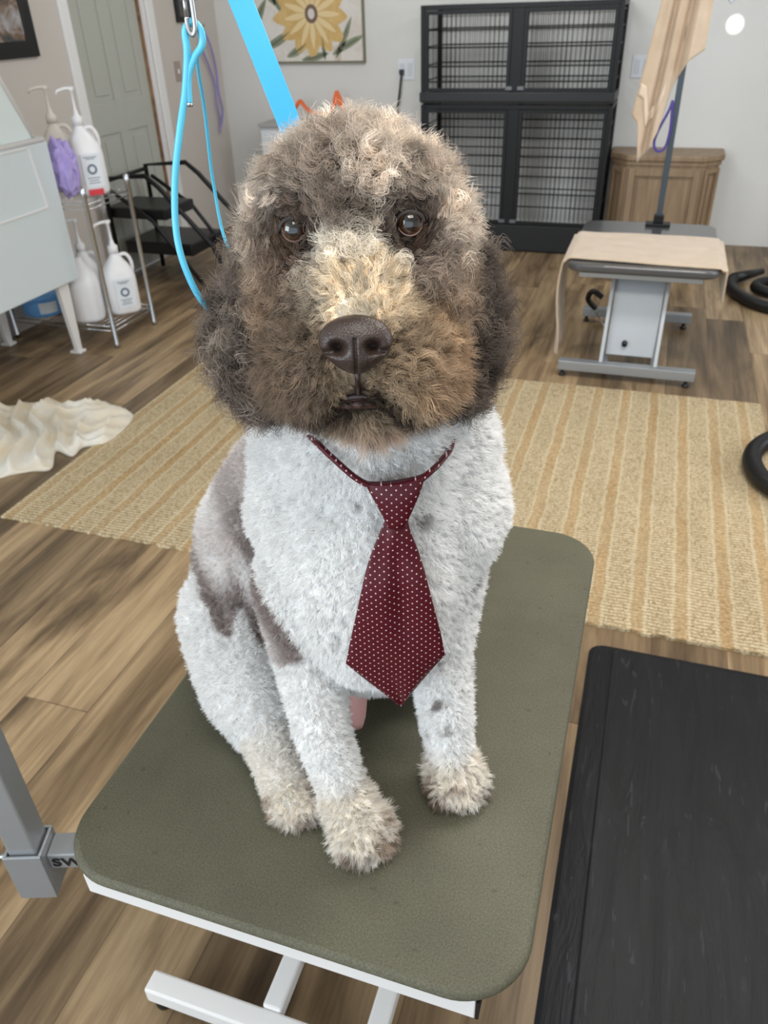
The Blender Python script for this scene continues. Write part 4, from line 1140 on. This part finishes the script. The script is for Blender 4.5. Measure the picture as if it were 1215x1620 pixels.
# ---- skin mesh in coat colours, darkened to imitate shade under the fur
Gv = region(BV + DOn)
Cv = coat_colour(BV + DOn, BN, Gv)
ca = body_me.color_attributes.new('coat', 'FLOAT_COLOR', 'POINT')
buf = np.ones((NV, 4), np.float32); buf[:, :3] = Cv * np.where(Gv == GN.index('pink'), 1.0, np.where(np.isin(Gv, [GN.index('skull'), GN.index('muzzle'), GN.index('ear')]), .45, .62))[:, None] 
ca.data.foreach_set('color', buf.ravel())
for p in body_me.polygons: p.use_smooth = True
def attr_mat(name, rough, kind):
    m = bpy.data.materials.new(name); m.use_nodes = True; nt = m.node_tree; b = nt.nodes['Principled BSDF']
    a = nt.nodes.new('ShaderNodeAttribute'); a.attribute_name = 'coat'
    nt.links.new(a.outputs['Color'], b.inputs['Base Color']); b.inputs['Roughness'].default_value = rough
    b.inputs['Specular IOR Level'].default_value = .25
    if kind == 'hair':
        t = nt.nodes.new('ShaderNodeBsdfTranslucent'); nt.links.new(a.outputs['Color'], t.inputs['Color'])
        mx = nt.nodes.new('ShaderNodeMixShader'); mx.inputs[0].default_value = .38
        nt.links.new(b.outputs[0], mx.inputs[1]); nt.links.new(t.outputs[0], mx.inputs[2]); nt.links.new(mx.outputs[0], nt.nodes['Material Output'].inputs['Surface'])
    return m
body_me.materials.clear(); body_me.materials.append(attr_mat('dog_skin', .8, 'skin'))
for p in body_me.polygons: p.material_index = 0
dog = bpy.data.objects.new('dog', body_me); C.objects.link(dog)
dog.location = DOW; dog.rotation_euler = (0, 0, YAW)
tag(dog, 'large curly brown and white dog sitting on the olive grooming table, wearing a red tie', 'dog')

# ---- eyes
def eye(c, k):
    s = .0115
    bm = bmesh.new(); bmesh.ops.create_uvsphere(bm, u_segments=40, v_segments=40, radius=s)
    # pole of the sphere looks at the camera side (-y, slightly up)
    look = Vector((.02 if k else .0, -1, .32)).normalized(); q = Vector((0, 0, 1)).rotation_difference(look)
    me = bpy.data.meshes.new('eye')
    n = NT('dog_eye', .04); n.b.inputs['Coat Weight'].default_value = 1.0; n.b.inputs['Coat Roughness'].default_value = .02; n.b.inputs['Specular IOR Level'].default_value = .6
    r = n.math('SQRT', n.math('ADD', n.math('MULTIPLY', n.x, n.x), n.math('MULTIPLY', n.y, n.y)))
    rr = n.math('DIVIDE', r, s); ir = n.noise(n.obj, 900.0, 3)
    iris = n.mix(ir, rgb(40, 24, 14), rgb(70, 43, 25))
    c1 = n.ramp(rr, [(0.0, BLACK), (0.55, BLACK), (0.62, WHITE), (1.0, WHITE)])
    col = n.mix(c1, rgb(10, 9, 9), iris)
    c2 = n.ramp(rr, [(0.0, BLACK), (0.80, BLACK), (0.90, WHITE), (1.0, WHITE)])
    col = n.mix(c2, col, rgb(60, 34, 26)); up = n.math('GREATER_THAN', n.z, 0.0)
    n.col(col)
    for f in bm.faces: f.smooth = True
    bm.to_mesh(me); bm.free(); me.materials.append(n.m)
    o = bpy.data.objects.new('eye', me); C.objects.link(o); o.parent = dog; o.location = dl(c); o.rotation_euler = q.to_euler()
    # lids: lower pale-pink rim, upper dark rim
    look = Vector(look); sx = look.cross(Vector((0, 0, 1))).normalized(); sy = sx.cross(look)
    lo, up_ = [], []
    for i in range(13):
        a = math.radians(200 + 140 * i / 12); lo.append(Vector(dl(c)) + (sx * math.cos(a) + sy * math.sin(a)) * s * .90 + look * s * .50)
    for i in range(15):
        a = math.radians(-10 + 200 * i / 14); up_.append(Vector(dl(c)) + (sx * math.cos(a) * 1.0 + sy * math.sin(a) * .70) * s * .98 + look * s * .62)
    MB().tube(lo, [.0003 + .0006 * math.sin(math.pi * i / 12) for i in range(13)], 8).build('lower_eyelid', mat('lid_pink', rgb(118, 92, 84), .35), dog)
    MB().tube(up_, [.0008 + .0018 * math.sin(math.pi * i / 14) for i in range(15)], 8).build('upper_eyelid', mat('lid_dark', rgb(34, 26, 23), .5), dog)
for k, e in enumerate(EYES): eye(e + np.array((0, .0015, 0)), k)

# ---- nose leather with nostrils and a central groove
def nose():
    bm = bmesh.new(); bmesh.ops.create_icosphere(bm, subdivisions=6, radius=1)
    for v in bm.verts:
        x, y, z = v.co
        # wider at the top, tapering to the lip; flattened front
        w_ = 1.0 + .10 * max(z, -1) - .28 * max(0, -z - .1) ** 1.3
        X = x * w_; Y = y; Z = z * (.92 if z < 0 else .84)
        if Y < 0: Y = -(abs(Y) ** .8) * .9
        for s in (-1, 1):
            dx = (X - s * .47) / .20; dz = (Z + .08 - .10 * (abs(X) - .5)) / .18
            g_ = math.exp(-(dx * dx + dz * dz))
            if y < .1: Y += .80 * g_
            dx = (X - s * .80) / .20; dz = (Z + .22) / .08; Y += (.35 * math.exp(-(dx * dx + dz * dz)) if y < .1 else 0)
            dx = (X - s * .62) / .34; dz = (Z + .02) / .30; Y -= .10 * math.exp(-(dx * dx + dz * dz))
        if y < 0: Y += .16 * math.exp(-(X / .045) ** 2) * (1 if z < .25 else 0)
        q = Vector((X, Y, Z)); nn = noise.noise(q * 22) * .012
        v.co = Vector((X * .0290 * (1 + nn), Y * .0205 * (1 + nn), Z * .0262 * (1 + nn)))
    for f in bm.faces: f.smooth = True
    me = bpy.data.meshes.new('nose'); bm.to_mesh(me); bm.free()
    n = NT('nose_leather', .36); n.b.inputs['Specular IOR Level'].default_value = .5
    v = n.t.nodes.new('ShaderNodeTexVoronoi'); n.t.links.new(n.obj, v.inputs['Vector']); v.inputs['Scale'].default_value = 750
    n.col(n.ramp(n.noise(n.obj, 60.0, 3), [(0.3, rgb(50, 38, 34)), (0.7, rgb(66, 52, 47))])); n.bump(v.outputs['Distance'], .35, .0008)
    me.materials.append(n.m)
    o = bpy.data.objects.new('nose', me); C.objects.link(o); o.parent = dog; o.location = dl(NOSE); o.rotation_euler = (math.radians(-16), 0, 0)
    o['label'] = 'dark brown leathery nose'
    # lips: central groove and dark lip edges
    N0 = NOSE
    md = mat('lip_dark', rgb(48, 33, 30), .3, coat=.3)
    a = MB().tube([dl(N0 + np.array(q)) for q in ((0, .002, -.022), (.0, .003, -.034), (0, .008, -.046))], [.0028, .0022, .003], 8)
    a.build('philtrum', md, dog)
    def lip(pts, r, nm, m): MB().tube(spline([dl(N0 + np.array(q)) for q in pts], 6), r, 8).build(nm, m, dog)
    lip([(-.026, .027, -.061), (-.014, .019, -.056), (0, .0160, -.053), (.014, .019, -.056), (.026, .027, -.061)], .0040, 'upper_lip', md)
    lip([(-.017, .025, -.064), (0, .0185, -.0615), (.017, .025, -.064)], .0042, 'lower_lip', mat('lip_brown', rgb(86, 60, 54), .4, coat=.1))
nose()

# ---- fur
def sample(nS, weight, rng):
    A = BV[TR[:, 0]]; B = BV[TR[:, 1]]; Cc = BV[TR[:, 2]]
    ar = np.linalg.norm(np.cross(B - A, Cc - A), axis=1) * weight; ar /= ar.sum()
    i = rng.choice(len(ar), nS, p=ar); u = rng.random(nS); v = rng.random(nS); m = u + v > 1; u[m] = 1 - u[m]; v[m] = 1 - v[m]
    w_ = 1 - u - v; T = TR[i]
    P = BV[T[:, 0]] * w_[:, None] + BV[T[:, 1]] * u[:, None] + BV[T[:, 2]] * v[:, None]
    N = BN[T[:, 0]] * w_[:, None] + BN[T[:, 1]] * u[:, None] + BN[T[:, 2]] * v[:, None]
    return P, N / np.linalg.norm(N, axis=1)[:, None]
def unit(a): return a / np.maximum(np.linalg.norm(a, axis=1), 1e-9)[:, None]

CENT = (BV[TR[:, 0]] + BV[TR[:, 1]] + BV[TR[:, 2]]) / 3 + DOn
GT = region(CENT)
def grow(name, groups, n_lock, per, npts, rng, spread, length, dirf, amp, freq, rad, jit, colvar, clump, cut=None, wfun=None):
    ids = [GN.index(g) for g in groups]
    wt = np.isin(GT, ids).astype(float)
    if wfun is not None: wt = wt * wfun(CENT)
    P, N = sample(n_lock, wt, rng)
    G = region(P + DOn)
    if cut is not None:
        k = cut(P + DOn); P, N, G = P[k], N[k], G[k]
    n = len(P)
    L = length(P + DOn, G) * rng.uniform(.75, 1.2, n)
    D = unit(dirf(P + DOn, N, G) + rng.normal(size=(n, 3)) * jit)
    B1 = unit(np.cross(D, rng.normal(size=(n, 3)))); B2 = np.cross(D, B1)
    ph = rng.uniform(0, 6.28, n); fr = freq * rng.uniform(.7, 1.35, n); am = amp * rng.uniform(.4, 1.3, n)
    bend = unit(rng.normal(size=(n, 3))) * .35
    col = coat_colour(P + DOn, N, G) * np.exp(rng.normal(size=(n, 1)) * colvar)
    # strands of each lock
    idx = np.repeat(np.arange(n), per); m = len(idx)
    T1 = unit(np.cross(N[idx], rng.normal(size=(m, 3)))); rr = np.sqrt(rng.random(m)) * spread
    base = P[idx] + T1 * rr[:, None] - N[idx] * .0015
    s = np.linspace(0, 1, npts)[None, :, None]
    Li = (L[idx] * rng.uniform(.78, 1.1, m))[:, None, None]
    Dj = unit(D[idx] + rng.normal(size=(m, 3)) * .10)[:, None, :]
    a_ = (am[idx] * rng.uniform(.8, 1.2, m))[:, None, None]; p_ = (ph[idx] + rng.normal(size=m) * .35)[:, None, None]; f_ = fr[idx][:, None, None]
    env = s ** .8
    X = base[:, None, :] + Dj * Li * s + bend[idx][:, None, :] * Li * s ** 2 * .6
    X = X + (B1[idx][:, None, :] * (np.sin(6.283 * f_ * s + p_) - np.sin(p_)) + B2[idx][:, None, :] * (np.cos(6.283 * f_ * s + p_) - np.cos(p_))) * a_ * env
    # gather each strand towards its lock's centre near the tip
    X = X - (T1 * rr[:, None])[:, None, :] * (clump * s ** 1.2)
    X[..., 2] = np.maximum(X[..., 2], .0025)
    cc = col[idx] * np.exp(rng.normal(size=(m, 1)) * .09)
    R = rad * np.clip(1.15 - s[..., 0], .18, 1) * np.ones((m, npts))
    return X, cc, R
def fur_object(name, sets, label=None):
    cu = bpy.data.hair_curves.new(name)
    sizes = np.concatenate([np.full(X.shape[0], X.shape[1], np.int32) for X, _, _ in sets])
    cu.add_curves([int(v) for v in sizes])
    pos = np.concatenate([X.reshape(-1, 3) for X, _, _ in sets]).astype(np.float32)
    cu.attributes['position'].data.foreach_set('vector', pos.ravel())
    ra = cu.attributes.get('radius') or cu.attributes.new('radius', 'FLOAT', 'POINT')
    ra.data.foreach_set('value', np.concatenate([R.ravel() for _, _, R in sets]).astype(np.float32))
    co = cu.attributes.new('coat', 'FLOAT_COLOR', 'CURVE')
    cb = np.ones((len(sizes), 4), np.float32); cb[:, :3] = np.concatenate([c for _, c, _ in sets]); co.data.foreach_set('color', cb.ravel())
    cu.materials.append(M['fur'])
    o = bpy.data.objects.new(name, cu); C.objects.link(o); o.parent = dog
    if label: o['label'] = label
    print(name, 'strands', len(sizes)); return o
M['fur'] = attr_mat('fur', .55, 'hair')

def not_face(P):
    k = np.ones(len(P), bool)
    for e in EYES: k &= np.linalg.norm((P - (e + np.array((0, -.012, -.001)))) * np.array((1, .45, 1.3)), axis=1) > .0120
    q = (P - NOSE - np.array((0, 0, -.002))) * np.array((1 / .028, 1 / .034, 1 / .0205)); k &= np.linalg.norm(q, axis=1) > 1.0
    k &= ~((np.abs(P[:, 0] - NOSE[0]) < .006) & (P[:, 1] < .64) & (P[:, 2] < 1.155) & (P[:, 2] > 1.125))
    return k
def near_eye(P):
    return np.minimum(*[np.linalg.norm((P - e) * np.array((1, .6, 1)), axis=1) for e in EYES])
def dir_skull(P, N, G):
    d = N.copy(); d[:, 2] += .12; lowz = sm(1.20 - P[:, 2], 0, .06)[:, None]; d = d * (1 - .25 * lowz) + np.array((0, 0, -.7)) * lowz
    for e in EYES:   # brows lift away from the eye
        v = P - e; w_ = sm(.05 - np.linalg.norm(v, axis=1), 0, .03)[:, None]; d = d + unit(v * np.array((1, .2, 1))) * w_ * 1.3
    return d
def dir_muz(P, N, G):
    dx = P[:, 0] - NOSE[0]; d = N * .55
    d[:, 0] += np.sign(dx) * np.clip(np.abs(dx) / .02, 0, 1) * .55
    top = sm(P[:, 2], 1.18, 1.20); d[:, 1] += .75 * top * 1.0; d[:, 2] += .15 * top
    d[:, 2] -= 1.0 * sm(1.17 - P[:, 2], 0, .04); return d
def dir_down(P, N, G): return N * .55 + np.array((0, 0, -.75))
def dir_body(P, N, G): d = N * 1.0; d[:, 2] -= .25; return d
def len_skull(P, G): return np.where(P[:, 2] > 1.2, .026, .027) * (1 - .62 * sm(.045 - near_eye(P), 0, .025))
def len_muz(P, G):
    L = .019 + .011 * sm(1.16 - P[:, 2], 0, .04)
    L = L * (1 - .45 * sm(.05 - np.linalg.norm(P - NOSE, axis=1), 0, .03)) * (1 - .72 * sm(.034 - np.linalg.norm((P - np.array((-.016, .61, 1.128))) * np.array((.9, .5, 1)), axis=1), 0, .018)); return L * (1 - .5 * sm(.04 - near_eye(P), 0, .02))
def body_cut(P):   # leave the skin free right under the tie band
    return P[:, 2] > .503
rg = np.random.default_rng(5)
head = [grow('skull', ['skull'], 5200, 13, 10, rg, .0042, len_skull, dir_skull, .0052, 1.8, .00040, .32, .30, .78, not_face, lambda c: 1.0 + 0 * c[:, 0]),
        grow('muzzle', ['muzzle'], 3600, 13, 9, rg, .0034, len_muz, dir_muz, .0026, 1.5, .00034, .20, .24, .72, not_face),
        grow('ear', ['ear'], 3000, 13, 13, rg, .0040, lambda P, G: np.full(len(P), .036), dir_down, .0066, 2.2, .00044, .36, .40, .85)]
F_ = .0
coat = [grow('coat', ['neck', 'chest', 'back', 'thigh'], 40000, 8, 4, rg, .0034, lambda P, G: np.full(len(P), .0105), dir_body, .0008, .9, .00046, .17, .04, .30, body_cut),
        grow('legs', ['leg', 'hind'], 11000, 8, 4, rg, .0030, lambda P, G: np.full(len(P), .0095), dir_body, .0009, .9, .00042, .28, .07, .35),
        grow('paws', ['paw', 'hindpaw'], 3200, 11, 6, rg, .0034, lambda P, G: np.full(len(P), .0150), lambda P, N, G: N + np.array((0, -.25, -.30)), .0014, .9, .00034, .22, .12, .6)]
fur_object('head_fur', head, 'curly brown hair of the head and ears')
fur_object('body_fur', coat, 'short plush white coat with a brown flank')
# ---- necktie
def tie_mat():
    n = NT('burgundy_satin', .42); n.b.inputs['Specular IOR Level'].default_value = .35
    p = .0098
    dots = None
    for ox in (0, .5):
        fx = n.math('SUBTRACT', n.math('FRACT', n.math('ADD', n.math('DIVIDE', n.math('ADD', n.x, 1.0), p), ox)), .5)
        fz = n.math('SUBTRACT', n.math('FRACT', n.math('ADD', n.math('DIVIDE', n.math('ADD', n.z, 1.0), p * .86), ox)), .5)
        d = n.math('SQRT', n.math('ADD', n.math('MULTIPLY', fx, fx), n.math('MULTIPLY', fz, n.math('MULTIPLY', fz, .74))))
        m = n.math('LESS_THAN', d, .085); dots = m if dots is None else n.math('MAXIMUM', dots, m)
    tw = n.math('SINE', n.math('MULTIPLY', n.math('ADD', n.x, n.z), 4200.0))
    base = n.mix(n.math('MULTIPLY', n.math('ADD', tw, 1.0), .25), rgb(82, 7, 24), rgb(58, 3, 15))
    n.col(n.mix(dots, base, rgb(216, 190, 192))); n.bump(n.math('ADD', tw, n.math('MULTIPLY', dots, 2.0)), .15, .0006)
    return n.m
M['tie'] = tie_mat()
def necktie():
    t = thing('necktie', 'short burgundy tie with tiny white dots hanging on the white chest of the dog', 'tie', DOW, YAW)
    def sheet(name, rows, nx=16, thick=.0035, bulge=.006, fold=0.0):
        # rows: (left x, right x, y, z, tilt) -> resampled strip with a rounded front
        pts = []
        L_ = spline([(r[0], r[2], r[3]) for r in rows], 6); R_ = spline([(r[1], r[2], r[4] if len(r) > 4 else r[3]) for r in rows], 6)
        vs = []; n = len(L_)
        for s_ in (0, 1):
            for j in range(n):
                for i in range(nx + 1):
                    k = i / nx; q = L_[j].lerp(R_[j], k); w_ = (R_[j] - L_[j]).length
                    e = math.sin(math.pi * k) ** .6
                    yy = q.y - bulge * e * min(1, w_ / .05) + fold * math.exp(-((k - .62) / .10) ** 2) * math.exp(-((j / (n - 1) - .42) / .3) ** 2)
                    vs.append(dl((q.x, yy + (thick if s_ else 0), q.z)))
        fs = []; o_ = n * (nx + 1)
        for j in range(n - 1):
            for i in range(nx):
                a = j * (nx + 1) + i; b = a + nx + 1
                fs += [(a, b, b + 1, a + 1), (o_ + a, o_ + a + 1, o_ + b + 1, o_ + b)]
            a = j * (nx + 1); b = a + nx + 1; fs.append((a, o_ + a, o_ + b, b)); a += nx; b += nx; fs.append((a, b, o_ + b, o_ + a))
        for i in range(nx):
            fs.append((i, i + 1, o_ + i + 1, o_ + i)); a = (n - 1) * (nx + 1) + i; fs.append((a, o_ + a, o_ + a + 1, a + 1))
        return MB().add(vs, fs, True).build(name, M['tie'], t)
    def row(a, b, y, za, zb): return (a, b, y, za, zb)
    def blade():
        rows = [row(.001, .024, .660, .955, .957), row(-.006, .027, .657, .940, .942), row(-.018, .036, .655, .908, .913), row(-.026, .044, 0.649, .878, .882), row(-.033, .051, 0.647, .845, .849), row(-.042, .059, 0.646, .805, .811), row(-.049, .064, 0.645, .772, .779)]
        nx = 18; L_ = spline([(r[0], r[2], r[3]) for r in rows], 5); R_ = spline([(r[1], r[2], r[4]) for r in rows], 5)
        tip = Vector((.012, .645, .699)); m = 12
        for j in range(1, m + 1):
            k = j / m * .985; L_.append(Vector((-.049, .645, .772)).lerp(tip, k)); R_.append(Vector((.064, .645, .779)).lerp(tip, k))
        n = len(L_); vs = []
        for s_ in (0, 1):
            for j in range(n):
                for i in range(nx + 1):
                    k = i / nx; q = L_[j].lerp(R_[j], k); w_ = (R_[j] - L_[j]).length; tt = q.z
                    e = (1 - (2 * k - 1) ** 4)
                    yy = q.y - .0035 * e * min(1, w_ / .04) + .005 * math.exp(-((k - .60) / .11) ** 2) * math.exp(-((tt - .86) / .055) ** 2) - .0025 * math.exp(-((k - .36) / .12) ** 2) * math.exp(-((tt - .90) / .05) ** 2) + .0015 * math.sin(k * 9 + tt * 40)
                    vs.append(dl((q.x, yy + (.003 if s_ else 0), q.z)))
        fs = []; o_ = n * (nx + 1)
        for j in range(n - 1):
            for i in range(nx):
                a = j * (nx + 1) + i; b = a + nx + 1
                fs += [(a, b, b + 1, a + 1), (o_ + a, o_ + a + 1, o_ + b + 1, o_ + b)]
            a = j * (nx + 1); b = a + nx + 1; fs.append((a, o_ + a, o_ + b, b)); a += nx; b += nx; fs.append((a, b, o_ + b, o_ + a))
        MB().add(vs, fs, True).build('blade', M['tie'], t)
    blade()
    sheet('knot', [row(-.018, .042, .664, .998, 1.005), row(-.010, .036, .657, .984, .988), row(.000, .025, .653, .962, .962), row(.004, .021, .654, .950, .951)], 14, .008, .007)
    # band round the neck
    ring = [(-.010, .664, .994), (-.028, .667, 1.005), (-.048, .678, 1.020), (-.066, .695, 1.031), (-.085, .735, 1.03), (-.095, .79, 1.03), (-.07, .86, 1.05), (-.01, .88, 1.06), (.05, .86, 1.05), (.080, .80, 1.01), (.074, .73, 1.005), (.060, .692, 1.006), (.049, .673, 1.006), (.036, .663, 1.000)]
    MB().tube(spline([dl(p) for p in ring], 8), .0042, 10, flat=.75, ref=(1, 0, 0)).build('neck_band', M['tie'], t)
necktie()

# ---- blue loops and snap hook hanging from the overhead arm
def cordpts(ps): return [dw(p) for p in ps]
def loops():
    c = (-.153, .80)
    # eye round the hook: up one side, over, and back down to the join
    t = thing('grooming_loop', 'thin sky blue grooming loop hanging from the metal clip beside the dog', 'loop', dw((-.153, .80, 1.33)))
    L = Vector(t.location)
    def P(mb, name, m, **k):
        o = mb.build(name, m, None, loc=tuple(L), **k); o.parent = t; o.location = (0, 0, 0); return o
    main = [(-.1655, .798, 1.329), (-.1628, .799, 1.350), (-.1555, .800, 1.364), (-.1470, .800, 1.374), (-.1465, .800, 1.385), (-.1530, .800, 1.3915), (-.1600, .800, 1.385), (-.1605, .799, 1.372), (-.1625, .799, 1.360),
            (-.168, .797, 1.336), (-.1765, .79, 1.306), (-.186, .78, 1.265), (-.190, .77, 1.221), (-.185, .765, 1.186), (-.1735, .770, 1.152), (-.150, .79, 1.12), (-.120, .81, 1.09)]
    P(MB().tube(spline(cordpts(main), 8), .0033, 10), 'cord', M['blue_cord'])
    P(MB().tube(spline(cordpts([(-.150, .806, 1.372), (-.159, .83, 1.359), (-.166, .87, 1.313), (-.173, .90, 1.239), (-.165, .90, 1.17), (-.120, .89, 1.10), (-.06, .89, 1.07)]), 8), .0018, 10), 'rear_cord', M['blue_cord'])
    P(MB().tube(cordpts([(-.1657, .798, 1.3295), (-.1662, .798, 1.3265)]), .0040, 8), 'end_ferrule', M['steel'])
loops()
def snap():
    t = thing('snap_hook', 'silver swivel snap hook at the top holding the blue cord loop', 'clip', dw((-.153, .80, 1.388)))
    L = Vector(t.location)
    def P(mb, name, m, **k):
        o = mb.build(name, m, None, loc=tuple(L), **k); o.parent = t; o.location = (0, 0, 0); return o
    hook = [(-.1505, .796, 1.418), (-.1500, .796, 1.400), (-.1505, .7965, 1.386), (-.1535, .797, 1.3815), (-.1565, .797, 1.386), (-.1565, .796, 1.395)]
    P(MB().tube(spline(cordpts(hook), 6), .0022, 10), 'hook', M['steel'])
    P(MB().tube(cordpts([(-.1565, .796, 1.393), (-.1560, .796, 1.414)]), .0019, 10), 'gate', M['steel'])
    P(MB().tube(cordpts([(-.1535, .797, 1.410), (-.1535, .797, 1.416), (-.1535, .797, 1.424), (-.1535, .797, 1.428)]), [.006, .0075, .0075, .004], 14), 'swivel_collar', M['steel'])
    P(MB().tube(cordpts([(-.1610, .797, 1.409), (-.1460, .797, 1.409)]), .0022, 8), 'thumb_pin', M['steel'])
    P(MB().tube(spline(cordpts([(-.1535, .797, 1.428), (-.153, .80, 1.46), (-.156, .81, 1.52), (-.160, .82, 1.584)]), 6), .003, 8), 'tether', M['steel'])
snap()
def strap():
    ps = [(-.196, .955, 1.582), (-.152, .925, 1.48), (-.126, .90, 1.417), (-.083, .862, 1.306), (-.066, .85, 1.255), (-.055, .86, 1.19), (-.05, .875, 1.12)]
    sp = spline(cordpts(ps), 8); w_ = .0115; h = .0016; vs = []
    side = dw((1, .12, .38)).normalized()
    for i, p in enumerate(sp):
        d = (sp[min(i + 1, len(sp) - 1)] - sp[max(i - 1, 0)]).normalized(); s_ = (side - d * side.dot(d)).normalized(); nn = d.cross(s_)
        for a, b in ((-1, -1), (1, -1), (1, 1), (-1, 1)): vs.append(p + s_ * a * w_ + nn * b * h)
    n = len(sp); fs = [(0, 1, 2, 3), tuple(4 * (n - 1) + k for k in (3, 2, 1, 0))]
    for i in range(n - 1):
        for k in range(4): fs.append((4 * i + k, 4 * i + 4 + k, 4 * i + 4 + (k + 1) % 4, 4 * i + (k + 1) % 4))
    o = MB().add(vs, fs).build('restraint_strap', M['blue_strap'], bevel=.0006)
    tag(o, 'wide bright blue strap running down behind the top of the head of the dog', 'strap')
strap()
